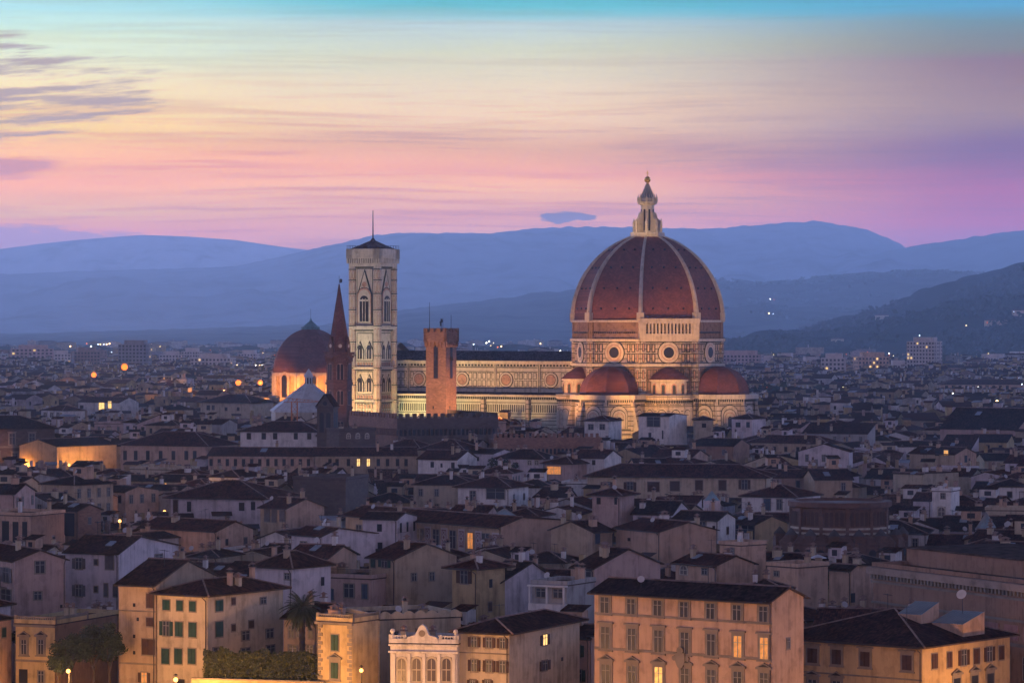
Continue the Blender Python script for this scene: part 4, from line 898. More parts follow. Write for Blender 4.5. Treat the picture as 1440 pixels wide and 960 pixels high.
K('house','house','blank orange house with one tiny square window', 866,742,928,748,18, d=12, vb=798, roof='gx', wall='orange', rc='red', pitch=.25, wins=[(885,758,4,5,'d')])
K('house','house','tan house with dark shutters left of the blank orange one', 833,748,862,746,17.5, d=10, vb=775, roof='gx', wall='tan', rc='brown', wins=[(840,757,6,14,'cu')])
K('tower_house','house','small square lookout tower with a pyramid roof', 833,696.5,872,697.5,21, d=6.5, vb=735, roof='hip', wall='pink', rc='red', over=1.0, wins=[(842,704,6,9,'d'),(866,704,4,10,'d')])
K('palazzo','palazzo','long cream palazzo with seven brown shuttered windows in one row', 826,670,1078,672,19, d=14, vb=698, roof='hip', wall='cream', rc='red', over=1.0, chim=1,
  wins=[(853.6,684,16,13,'ob'),(886,684,16,13,'ob'),(919,684,16,13,'cb'),(949,683,13,13,'cb'),(983,682,10,14,'cb'),(1016,682,10,14,'cb'),(1047,681,15,13,'ob')])
K('house','house','lilac house with two blue shutters under a dark roof', 890,722,945,723,17.5, d=13, vb=745, roof='gx', wall='lilac', rc='grey', wins=[(902,734,8,13,'cu'),(941,736,8,15,'cu')])
K('house','house','lilac house with a roof skylight and a glass pyramid on its ridge', 947,729,1010,731,17, xr=1034, vb=760, roof='gx', wall='white', rc='grey', chim=1, wins=[(958,738,18,10,'gy'),(988,740,9,13,'gg'),(1004,741,4,4,'d')])
K('house','house','ochre house with a large glazed loggia', 1014,735,1062,738,15.5, d=9, vb=760, roof='gx', wall='ochre', rc='brown', wins=[(1028,747,26,20,'g'),(1052,748,18,20,'g')])
K('palazzo','palazzo','brown stone palazzo with a broad dark roof on the west edge', -70,604,77,603,22, d=20, vb=655, roof='hip', wall='stone', rc='grey', over=1.6, chim=0,
  wins=[(17,617,8,15,'gp'),(45,617,8,15,'gp'),(-10,617,8,15,'gp'),(21,641,8,8,'gp'),(47,641,8,8,'gp'),(-5,641,8,8,'gp')], strings=[(0,628,70,628,.6)])
K('wall_building','house','ochre wall glowing under a street lamp beside the brown palazzo', 80,628,164,624.5,17, d=16, vb=660, roof='gx', wall='ochre', rc='grey', pitch=.25, wins=[(93,654,5,9,'a'),(124,654,5,11,'a'),(136,654,5,11,'a')])
K('convent','convent','long cream convent wing with seven narrow windows', 170,626,292,628,20, d=18, vb=652, roof='hip', wall='peach', rc='red', chim=1, pitch=.38, wins=[(x,640,5,13,'d') for x in (176,191,208,226,244,262,274)])
K('convent','convent','lower convent wing with a long row of small dark windows', 293,640,441,641,20, d=11, vb=660, roof='gx', wall='peach', rc='red', chim=1, wins=[(297+11.4*i,650,4.5,10,'d') for i in range(13)])
K('convent','convent','convent range with two glowing windows in its row', 443,640.5,586,640,20.2, d=11, vb=660, roof='gx', wall='tan', rc='red', chim=2, wins=[(x,650,5,10,t) for x, t in ((464,'d'),(474,'d'),(490,'d'),(504,'B'),(518,'B'),(532,'d'),(545,'d'),(559,'d'),(571,'d'))])
K('house','house','white attic range with five windows above the convent', 338,607,446,608,25, d=14, vb=632, roof='hip', wall='white', rc='red', over=1.0, wins=[(x,613,6,9,'d') for x in (350,371,387,416,435)])
K('house','house','wide house with a grey recessed top floor over a white wall', 240,700,372,702,17, d=18, vb=736, roof='hip', wall='lilac', rc='red', over=1.4, wins=[(247,712,6,18,'cb'),(266,712,6,14,'d'),(244,731,3,8,'d'),(340,712,8,12,'d'),(356,711,6,12,'d')])
K('shed','shed','long low white wall catching blue light behind the shingled roofs', 178,759,315,751,13, d=8, vb=772, roof='gx', wall='white', rc='grey', pitch=.2)
K('barn','barn','brick barn with a wide black opening', 66,716,110,718,16, xr=142, vb=756, roof='gx', wall='brown', sidew='brick', rc='grey', wins=[(94,737,26,32,'d')])
K('house','house','brown house with three dark bays on the west edge', -30,724,43,726,18.5, d=12, vb=768, roof='flat', wall='peach', sidew='brown', wins=[(8,748,10,32,'d'),(22,748,8,30,'d'),(35,748,7,30,'d')])
K('house','house','low peach wall under a shallow roof in front of the white walled house', 197,741,305,747,14.5, d=10, vb=757, roof='gx', wall='peach', rc='red')
K('house','house','orange gabled house with grey shutters near the dark stone hall', 366,713,403,715,17, xr=456, vb=742, roof='gx', wall='tan', sidew='orange', rc='red', wins=[(376,724,8,18,'cy'),(386,725,7,18,'cy'),(397,725,7,16,'cy')])
K('hall','hall','windowless dark stone hall with a flat top', 412,674,486,675,20, d=16, vb=715, roof='flat', wall='stone')
K('house','house','lilac house with a long plain flank and one dark window', 410,751,453,754,17, xr=528, vb=792, roof='gx', rp=.3, wall='lilac', rc='red', chim=2, wins=[(427,766,9,9,'g'),(487,775,10,12,'g','r')])
K('house','house','small hipped house left of the two glowing windows', 357,797,411,800,18.5, d=9, vb=825, roof='hip', wall='lilac', rc='brown', pitch=.5, chim=2, wins=[(404,810,7,8,'g')])
K('house','house','peach house with two brightly glowing windows', 404,782,462,784,19, d=9, vb=812, roof='gx', wall='peach', rc='red', chim=1, wins=[(415,797,9,17,'B'),(447,795,16,16,'B')])
K('house','house','terrace house with blue shutters behind the palm', 452,812,522,815,16, d=11, vb=850, roof='flat', wall='pink', wins=[(462,835,14,16,'ou'),(491,830,14,18,'gu'),(513,831,8,20,'cu')])
K('house','house','square white house with one tall grey window', 644,685,716,686.5,18, d=11, vb=712, roof='hip', wall='white', rc='red', over=1.0, wins=[(665,697,8,14,'g'),(697,694,26,14,'g')])
K('house','house','cream house with three small windows east of the convent', 588,645,643,646,20, d=12, vb=668, roof='gx', wall='white', rc='red', wins=[(608,653,5,8,'d'),(621,654,3,6,'d'),(637,654,5,8,'d')])
K('house','house','pink house with an open rust coloured loggia', 766,652,804,653,19, d=9, vb=673, roof='hip', wall='pink', rc='red', over=1.0, wins=[(779,661,20,11,'D')])
K('house','house','modern box house with a dark glazed top before the cathedral', 898,585,941,585.5,25, xr=966, vb=626, roof='gx', wall='white', rc='grey', rp=.3, pitch=.15, wins=[(919,593,36,13,'g'),(914,614,4,12,'d'),(932,611,2,12,'d')])
K('house','house','white hipped house below the cathedral south apse', 822,592,856,592.5,22, d=10, vb=617, roof='hip', wall='white', rc='red', wins=[(831,600,7,7,'gu'),(847,600,7,7,'gu')])
K('house','house','slim sand house beneath the cathedral scaffold', 977,591,1003,591,23.5, d=8, vb=612, roof='hip', wall='sand', rc='brown', wins=[(990,598,6,6,'d')])
K('house','house','lilac house under the cathedral east apse', 1029,589,1058,589.5,24, d=9, vb=612, roof='hip', wall='lilac', rc='brown', wins=[(1038,597,7,7,'d'),(1052,597,5,8,'d')])
K('house','house','pale sloping roofed wedge of a house with a cream flank', 1256,665,1298,666.6,18, xr=1348, vb=696, roof='gx', rp=.02, pitch=.3, wall='cream', sidew='sand', rc='pale', wins=[(1308,683,6,5,'d','r')])
K('house','house','lilac flat fronted house beside the white stair tower', 1284,703,1309,703.5,17, d=8, vb=728, roof='gx', wall='lilac', rc='red', wins=[(1294,721,6,10,'d')])
K('house','house','white stair tower house with an arched doorway', 1311,691,1337,691.5,20, d=7, vb=728, roof='flat', wall='white', wins=[(1326,697,6,7,'g'),(1324,719,9,12,'a')])
K('house','house','peach gabled house with one orange lit window on the east side', 1279,637,1343,639,18, xr=1373, vb=658, roof='gx', wall='tan', sidew='peach', rc='brown', wins=[(1299,635.5,10,7,'d'),(1318,637,6,7,'d'),(1330.5,636.5,6,7,'L'),(1358,645,4,10,'d','r')])
K('house','house','white house with three dark windows before the brick apse', 1043,698,1120,700,18, d=13, vb=720, roof='hip', wall='white', rc='red', wins=[(1079,709,9,16,'cu'),(1096,709,7,14,'g'),(1114,709,7,12,'g')])
K('house','house','pink terrace wall behind the orange palazzo', 1079,796,1122,799,17.2, d=7, vb=815, roof='flat', wall='peach', wins=[(1092,806,7,6,'gu')])
K('house','house','low peach house with an arched end wall', 950,790,1008,795,15.8, d=8, vb=808, roof='gx', wall='peach', rc='red', over=.8, wins=[(962,801,9,12,'a'),(991,803,8,8,'gu')])
K('house','house','small peach block with a white roof panel', 1012,766,1042,768,18, d=6, vb=784, roof='flat', wall='peach', wins=[(1030,775,5,9,'g')])
K('church','church','great dark church roof with a pink end gable on the east side', 1322,602,1430,604,20, d=26, vb=612, roof='gx', wall='pink', rc='grey', chim=0, pitch=.5)
K('house','house','long low roof with a row of arches in the far east', 1322,541,1450,541,15, d=20, vb=551, roof='hip', wall='peach', rc='red', chim=0, wins=[(1331+9.5*i,545,4,6,'d') for i in range(10)])
K('house','house','stone house with a square dark loggia beyond the convent', 282,566,352,567,20, d=18, vb=588, roof='hip', wall='sand', rc='brown', over=1.5, chim=1, wins=[(293,573,5,7,'d'),(300,573,4,7,'d'),(318,575,4,5,'d'),(335,575,4,5,'d')])
K('house','house','white house with three arched windows in the far west', 58,577,88,578,16, d=12, vb=592, roof='hip', wall='white', rc='red', wins=[(64,583,5,7,'a'),(73,583,5,7,'a'),(82,583,5,7,'a')])
K('house','house','pale house with two glowing yellow doorways', 110,565,168,566,17, d=14, vb=585, roof='gx', wall='white', rc='red', chim=0, wins=[(115,572,5,5,'d'),(143,572,8,14,'B'),(154.5,569,5,10,'B'),(168,571,3,3,'B')])
K('house','house','dark hipped roof house directly below the castle battlements', 592,633,652,634,21, d=11, vb=643, roof='hip', wall='peach', rc='red', pitch=.42, over=1.0)
K('house','house','lilac flat wall under the east end of the castle', 654,637,694,638,20.5, d=10, vb=655, roof='gx', wall='lilac', rc='grey', pitch=.2, wins=[(672,645,4,6,'d')])
K('terrace_building','building','dark grey battlemented terrace left of the castle brick flank', 477,606,528,605,26, d=7, vb=628, roof='flat', wall='stone', wins=[(490,613,4,6,'a'),(503,613,4,6,'a'),(516,613,4,6,'a')])
K('house','house','small steep hipped house between the convent ridge and the castle brick flank', 538,631,590,632,20.8, d=9, vb=640, roof='hip', wall='tan', rc='red', pitch=.45, over=.9)
K('house','house','dark hipped house under the west end of the low battlements', 700,645,764,646,20, d=9, vb=655, roof='hip', wall='lilac', rc='brown', pitch=.42, over=.9, wins=[(745,650,5,6,'a'),(755,650,5,6,'a')])
K('house','house','white gabled house under the east end of the low battlements', 806,643,850,644,20.5, d=9, vb=655, roof='gx', wall='white', rc='red', pitch=.4, wins=[(815,650,5,7,'d'),(835,650,5,7,'d')])
# ------------------------------------------------------------------ other big buildings
def reserve(cx, cy, r, vb, label):
    FOOT.append((label, [(cx-r,cy-r),(cx+r,cy-r),(cx+r,cy+r),(cx-r,cy+r)])); PROT.append((HX+F*(cx-r)/cy, HX+F*(cx+r)/cy, vb, cy-r, 12))
def reserve_rect(R4, vb, label, H=12):
    FOOT.append((label, R4)); xs = [HX+F*p[0]/p[1] for p in R4]; PROT.append((min(xs), max(xs), vb, min(p[1] for p in R4), H))
reserve(CX, CY, 46, 598, 'cathedral')
a_, b_ = c2w(-112, -24), c2w(-20, -24); reserve_rect([a_, b_, c2w(-20, 24), c2w(-112, 24)], 588, 'nave')
reserve(ct[0], ct[1], 10, 588, 'bell tower'); reserve(btx, bty, 5, 590, 'brick tower'); reserve(sx_, sy_, 5, 592, 'church spire')
reserve(lx, ly, 20, 560, 'domed chapel'); reserve(qx, qy, 16, 583, 'baptistery')
# crenellated castle palace: a lit west side and a dark east front
Y1, Y2, Hc_ = Yz(591, 28), Yz(589.3, 28), 28
A0 = Vector(((560-HX)/F*Y1, Y1, 0)); B0 = Vector(((697-HX)/F*Y2, Y2, 0)); e_ = (B0-A0); cw = e_.length; crz = atan2(e_.y, e_.x)
cs = empty('castle_palace', A0, crz, label='dark crenellated stone palace wall with a row of battlements below the nave', category='palace')
mb = MB(); CD = 36
mb.box(0, cw, 0, CD, 0, Hc_, dbrick); 
for (o, u, L, m) in (((0,0,0), Vector((1,0,0)), cw, dbrick), ((0,CD,0), Vector((0,-1,0)), CD, brick), ((cw,0,0), Vector((0,1,0)), CD, dbrick)):
    slab(mb, o, u, rectp(-.5, L+.5, 25.6, Hc_+.6), -.4, .6, m)
    slab(mb, o, u, rectp(0, L, 0, 25.6), 0, .03, m)
    n = int(L/2.05)
    for i in range(n): slab(mb, o, u, rectp(i*L/n, i*L/n+1.1, Hc_+.6, Hc_+1.9), -.1, .6, m)
    n = int(L/1.35)
    for i in range(n): slab(mb, o, u, archp((i+.5)*L/n, 23.7, .8, 1.7), .03, .06, dark); slab(mb, o, u, rectp(i*L/n-.18, i*L/n+.18, 23.7, 25.6), .03, .5, m)
mb.obj('wall', cs)
bpts = [A0.xy, B0.xy, (B0+Vector((-e_.y, e_.x, 0))/cw*CD).xy, (A0+Vector((-e_.y, e_.x, 0))/cw*CD).xy]
reserve_rect([tuple(p) for p in bpts], 615, 'castle')
# second, lower brick range with battlements
Yb = Yz(613, 24); ax_, bx_ = (694-HX)/F*Yb, (846-HX)/F*(Yb+4)
cr = empty('battlement_range', (ax_, Yb, 0), atan2(4, bx_-ax_), label='low brick range with battlements and a row of small corbel arches', category='palace')
mb = MB(); L = hypot(bx_-ax_, 4); mb.box(0, L, 0, 12, 0, 23, brick); o = (0,0,0); U_ = Vector((1,0,0))
slab(mb, o, U_, rectp(0, L, 20.7, 23.6), 0, .5, brick)
for i in range(int(L/1.5)): slab(mb, o, U_, rectp(i*1.5, i*1.5+.8, 23.6, 24.7), 0, .5, brick)
for i in range(int(L/1.1)): slab(mb, o, U_, archp(.6+i*1.1, 18.9, .62, 1.6), 0, .04, dark); slab(mb, o, U_, rectp(i*1.1-.12, i*1.1+.16, 18.9, 20.7), 0, .4, brick)
mb.obj('wall', cr); reserve_rect([(ax_,Yb),(bx_,Yb+4),(bx_,Yb+16),(ax_,Yb+12)], 643, 'battlements')
# small bell gable tower
Yg = 932; gx_, gy_ = place(460.5, Yg)
gt = empty('belfry', (gx_, gy_, 0), radians(-14), label='small grey belfry with a gabled top and twin arched openings', category='belfry')
mb = MB(); mb.box(-2.3,2.3,-2.3,2.3,0,32.0,dbrick); mb.face([(-2.3,-2.3,32.5),(2.3,-2.3,32.5),(0,-2.3,35.6)], dbrick); mb.face([(2.3,2.3,32.5),(-2.3,2.3,32.5),(0,2.3,35.6)], dbrick)
for k in range(4):
    a = radians(-90+90*k); nn = Vector((cos(a), sin(a), 0)); u = Vector((-sin(a), cos(a), 0)); o = nn*2.3-u*2.3
    for s in (1.35, 3.25): slab(mb, o, u, archp(s, 25.4, 1.25, 5.4), 0, .05, dark)
    slab(mb, o, u, rectp(-.3, 4.9, 24.2, 24.8), 0, .3, dbrick); slab(mb, o, u, rectp(-.3, 4.9, 31.9, 32.4), 0, .3, dbrick)
    if k == 0: slab(mb, o, u, circ(2.3, 33.3, .6, 12), 0, .05, dark)
mb.obj('wall', gt)
mb = MB()
for s in (-1, 1): mb.obox((0,0,35.75), Vector((s*.6,0,-.8)).normalized(), Vector((0,1,0)), Vector((.8,0,s*.6)).normalized()*s, (0, 4.3), (-2.7, 2.7), (0, .2), roof_mat('brown', RB['brown'], 'y'))
mb.obj('roof', gt); reserve(gx_, gy_, 3, 615, 'belfry')
# round brick apse with chapels and buttresses
Ya = 612; ax0, ay0 = place(1181, Ya+11)
ap = empty('brick_apse', (ax0, ay0, 0), 0, label='large round brown brick apse ringed by small chapels and capped buttresses', category='church')
reserve(ax0, ay0, 13, 778, 'apse')
mb = MB(); apm = brick_mat('apse_brick', (.20,.105,.075), (.13,.08,.06), 1, .8, .35); z1 = HC-(707-HY)/F*(Ya+2)
mb.lathe([(8.9,0),(8.9,z1-1.2),(9.5,z1-.9),(9.5,z1),(8.2,z1+.1),(8.2,z1-.4),(0.1,z1-.3)], apm, 24)
for z in (z1-4.9, z1-5.8): mb.lathe([(8.95,z),(9.2,z),(9.2,z+.35),(8.95,z+.35)], marble2, 24)
for k in range(30):
    a = radians(180+6*k+3); er = Vector((cos(a), sin(a), 0)); et = Vector((-sin(a), cos(a), 0)); slab(mb, er*8.88-et*.5, et, archp(.5, z1-4.2, .62, 2.5), 0, .1, mat('apse_recess', (.09,.05,.04), .9, var=.2))
    if k % 5 == 0: mb.obox(er*8.8, et, er, UP, (-.3, .3), (0, .45), (0, z1-.9), apm)
mb.obj('drum', ap)
zc = z1-5.6
for k in range(8):
    a = radians(-90-78+22.5*k); er = Vector((cos(a), sin(a), 0)); et = Vector((-sin(a), cos(a), 0)); b = MB()
    b.obox((0,0,0), et, er, UP, (-1.0, 1.0), (8.6, 12.4), (0, zc-.7), apm); c = er*11.4
    b.tube(c+UP*(zc-.7), c+UP*(zc-.2), 1.1, apm, 10); b.tube(c+UP*(zc-.2), c+UP*(zc+1.0), 1.2, mat('apse_cap', (.08,.07,.07), .8, var=.2), 10, .12)
    b.obj('buttress', ap)
    a = radians(-90-78+22.5*k+11.25); er = Vector((cos(a), sin(a), 0)); et = Vector((-sin(a), cos(a), 0)); b = MB()
    b.lathe([(2.2,0),(2.2,zc-1.7),(2.4,zc-1.7),(1.2,zc-.5),(.05,zc)], apm, 12, cx=er.x*10, cy=er.y*10)
    o = er*12.1-et*1.2; slab(b, o, et, circ(1.2, zc-3.4, .75, 12), 0, .1, dark)
    b.obj('chapel', ap)
# ------------------------------------------------------------------ the rest of the old town
GRID = {}
def gcells(R4):
    xs = [p[0] for p in R4]; ys = [p[1] for p in R4]
    return [(i, j) for i in range(int(min(xs)//25), int(max(xs)//25)+1) for j in range(int(min(ys)//25), int(max(ys)//25)+1)]
def gadd(R4):
    for c in gcells(R4): GRID.setdefault(c, []).append(R4)
def gfree(R4, m=.3): return not any(overlap(R4, o, m) for c in gcells(R4) for o in GRID.get(c, ()))
for _, f4 in FOOT: gadd(f4)
cand = []; r5 = random.Random(21)
def block(bx0, by0, ang, bw, bd):
    c, s = cos(ang), sin(ang); t = 0
    while t < bd-8:
        dd = r5.uniform(9, 14); u = r5.uniform(0, 2)
        while u < bw-5:
            ww = r5.uniform(6, 15) if r5.random() < .9 else r5.uniform(16, 28)
            cand.append((bx0+u*c-t*s, by0+u*s+t*c, ang, ww-.15, dd-r5.uniform(0, 1.5))); u += ww
        t += dd+r5.choice((.3, .3, 3.0, 5))
Yb_ = 455.0
while Yb_ < 3300:
    st_ = 62 if Yb_ < 1500 else 95
    X = -.17*Yb_-80
    while X < .17*Yb_+60:
        block(X, Yb_+r5.uniform(-4, 4), radians(r5.choice((-24,-22,-30,-12,8,-38))), st_, st_); X += st_*.96
    Yb_ += st_*.93
cand.sort(key=lambda q: q[1])
def scr(R4, z):
    ps = [(HX+F*x/y, HY+F*(HC-z)/y) for x, y in R4]; return min(p[0] for p in ps), max(p[0] for p in ps), min(p[1] for p in ps), max(p[1] for p in ps)
sky_y = [2000.0]*1440; kd = sorted([(min(p[1] for p in f4), f4, lab) for lab, f4 in FOOT], key=lambda q: q[0]); ki = 0
KH = {lab: v[5] for lab, v in KS.items()}
def skyset(R4, H):
    x0, x1, y0, y1 = scr(R4, H)
    for c in range(max(0, int(x0)+1), min(1440, int(x1))): sky_y[c] = min(sky_y[c], y1)
near_h, mass = [], []
for (ox, oy, ang, w, d) in cand:
    R4 = rect(ox, oy, ang, w, d)
    if min(p[1] for p in R4) < 462 or not gfree(R4):
        w *= .62; d *= .7; R4 = rect(ox+1, oy+1, ang, w, d); ox += 1; oy += 1
        if w < 5 or d < 6 or min(p[1] for p in R4) < 462 or not gfree(R4): continue
    ym = min(p[1] for p in R4); 
    while ki < len(kd) and kd[ki][0] <= ym: skyset(kd[ki][1], KH.get(kd[ki][2], 15)); ki += 1
    H = max(8, min(21.5, r5.gauss(15.0, 2.7)-(2.0 if oy < 600 else 0)))
    kind = r5.choices(('gx','gy','hip','shed','flat'), (44, 18, 26, 6, 6))[0]; pitch = r5.uniform(.26, .38)
    rise = pitch*(min(w, d)/2 if kind in ('hip',) else d/2 if kind == 'gx' else w/2 if kind == 'gy' else d if kind == 'shed' else 0)
    x0, x1, y0, y1 = scr(R4, H+rise)
    if x1 < -40 or x0 > 1480:
        if oy > 1500: continue
    bad = False
    for (px0, px1, vb, ky, kh) in PROT:
        if ym < ky+2 and px0-1 < x1 and x0 < px1+1 and scr(R4, H+rise)[2] < vb:
            Hm = min(HC-(vb-HY)/F*p[1] for p in R4)-rise
            if Hm < 6.5: bad = True; break
            H = min(H, Hm)
    if bad: continue
    gadd(R4)
    x0, x1, y0, y1 = scr(R4, H+rise*.6); cols = range(max(0, int(x0)), min(1440, int(x1)+1))
    vis = sum(1 for c in cols if sky_y[c] > y0+2.5)
    show = sum(max(0, min(sky_y[c], 960)-y0) for c in cols)
    rec = (ox, oy, ang, w, d, H, kind, pitch, show)
    if vis >= 5 and show > 60 and oy < 1250: near_h.append(rec)
    else: mass.append(rec)
    skyset(R4, H)
near_h.sort(key=lambda q: -q[8]); NI = 236
mass += near_h[NI:]; near_h = near_h[:NI]
print('individual', len(near_h), 'mass', len(mass))
LM = [(430,870,'the palm'),(256,870,'the green shuttered house'),(130,820,'the cream west house'),(595,915,'the arched white villa'),(700,905,'the lit window house'),(960,880,'the orange palazzo'),(1250,900,'the skylit ochre house'),
      (1330,830,'the library'),(1180,745,'the brick apse'),(595,735,'the painted palazzo'),(770,755,'the orange gable'),(852,712,'the lookout tower'),(950,684,'the cream palazzo'),(35,625,'the brown stone palazzo'),(125,640,'the glowing ochre wall'),
      (230,640,'the convent'),(440,650,'the two lit convent windows'),(630,600,'the castle wall'),(770,630,'the low battlements'),(930,605,'the modern box house'),(1300,680,'the pale wedge house'),(1325,640,'the peach gable'),(1380,590,'the great dark church roof'),
      (460,600,'the small belfry'),(525,580,'the bell tower'),(320,575,'the dark loggia house'),(90,740,'the brick barn'),(305,715,'the recessed top house'),(450,695,'the dark stone hall'),(580,815,'the blank tan gable'),(680,700,'the square white house'),(1030,590,'the cathedral apse'),
      (75,585,'the three arched house'),(145,572,'the yellow doorways'),(1080,710,'the blue shutter house'),(970,745,'the glass pyramid house'),(1210,830,'the stepped tan house'),(760,835,'the white glazed balcony'),(430,800,'the two glowing windows')]
def describe(px, py, wall, kind, w, lit, nch):
    lx_, ly_, nm = min(LM, key=lambda l: hypot(l[0]-px, (l[1]-py)*1.6)); dx_, dy_ = px-lx_, (py-ly_)*1.6
    rel = ('behind' if dy_ < 0 else 'in front of') if abs(dy_) > abs(dx_) else ('west of' if dx_ < 0 else 'east of')
    sz = 'narrow' if w < 9 else 'wide' if w > 15 else 'plain'
    kn = {'gx':'long roofed','gy':'gable fronted','hip':'hip roofed','shed':'lean-to roofed','flat':'flat terraced'}[kind]
    return ' '.join(x for x in (sz, wall, kn, 'house', 'with one lit window' if lit else '', rel, nm) if x)
recs = []
DW = {'brick': 'brick'}
for (ox, oy, ang, w, d, H, kind, pitch, show) in near_h:
    wall = r5.choices(('cream','peach','white','lilac','pink','tan','yellow','grey','ochre','orange','sand','brown'), (14,12,24,18,10,8,4,6,3,4,6,4))[0]
    rc = r5.choices(('red','brown','grey','pale'), (34,34,26,3))[0]; wins = []; litn = 0
    for fc, L in (('f', w), ('r', d)) if ox < 0 else (('f', w), ('l', d)):
        if kind in ('gx','gy') and ((fc != 'f') == (kind == 'gx')) and r5.random() < .5: continue
        n = int(L/r5.uniform(2.8, 4.2)); ty0 = r5.choice(('cb','cy','cg','ob','oy','g','d','cu','g','d','og')); ww, hh = r5.uniform(.8, 1.1), r5.uniform(1.2, 1.9)
        if n < 1: continue
        for fl in range(2 if H > 11 and oy < 800 else 1):
            for i in range(n):
                if r5.random() < .22: continue
                t = ty0
                if r5.random() < .02 and not litn: t = r5.choice('LBD'); litn = 1
                wins.append((fc, (i+.5)*L/n+r5.uniform(-.15, .15), H-1.7-fl*3.4, t, ww, hh))
    px, py = HX+F*(ox+w/2*cos(ang))/(oy+w/2*sin(ang)), HY+F*(HC-H)/oy
    nch = r5.choice((1,1,2,2,3,4)); recs.append([describe(px, py, wall, kind, w, litn, nch), px, (ox, oy, ang, w, d, H, kind, pitch, wall, rc, nch, wins)])
ORD = ['','first','second','third','fourth','fifth','sixth','seventh','eighth','ninth','tenth']
by = {}
for r_ in recs: by.setdefault(r_[0], []).append(r_)
for k_, l_ in by.items():
    l_.sort(key=lambda q: q[1])
    if len(l_) > 1:
        for i, q in enumerate(l_): q[0] = (k_+', '+('westernmost' if i == 0 else 'easternmost' if i == len(l_)-1 else ORD[min(10, i+1)]+' from the west'))
for lab, px, (ox, oy, ang, w, d, H, kind, pitch, wall, rc, nch, wins) in recs:
    root = house('house', lab, 'house', ox, oy, ang, w, d, H, roof=kind, wall=wall, rc=rc, pitch=pitch, over=r5.uniform(.4, .8), chim=nch, group='tiled roof houses of the old town', rr=r5, kind_attic=True, detail=oy < 700, rp=r5.choice((.5,.5,.5,.35,.65)))
    for fc, u, z, t, ww, hh in wins: hang_window(root, fc, w, d, u, z, t, ww, hh, sub=oy < 620)
# everything beyond: one mass of roofs, each house with its own paint
wallA = attr_mat('far_plaster'); roofA = attr_mat('far_roof_tiles', sc=.25)
class Mass:
    def __init__(s): s.v = []; s.f = []; s.m = []; s.c = []
    def add(s, pts, c, m): b = len(s.v); s.v += pts; s.f.append(tuple(range(b, b+len(pts)))); s.m.append(m); s.c.append(c)
    def obj(s, name, mats, **k):
        me = bpy.data.meshes.new(name); me.from_pydata(s.v, [], s.f)
        for m in mats: me.materials.append(m)
        me.polygons.foreach_set('material_index', s.m)
        at = me.attributes.new('paint', 'FLOAT_COLOR', 'FACE'); flat_ = []
        for c in s.c: flat_ += [c[0], c[1], c[2], 1]
        at.data.foreach_set('color', flat_); me.update(); return link(name, me, **k)
WPAL = [WALLC[k] for k in ('cream','peach','white','lilac','pink','tan','yellow','grey','sand','white','cream','ochre')]; RPAL = [RB['red'], RB['brown'], RB['grey'], RB['brown'], RB['red'], (.09,.07,.075)]
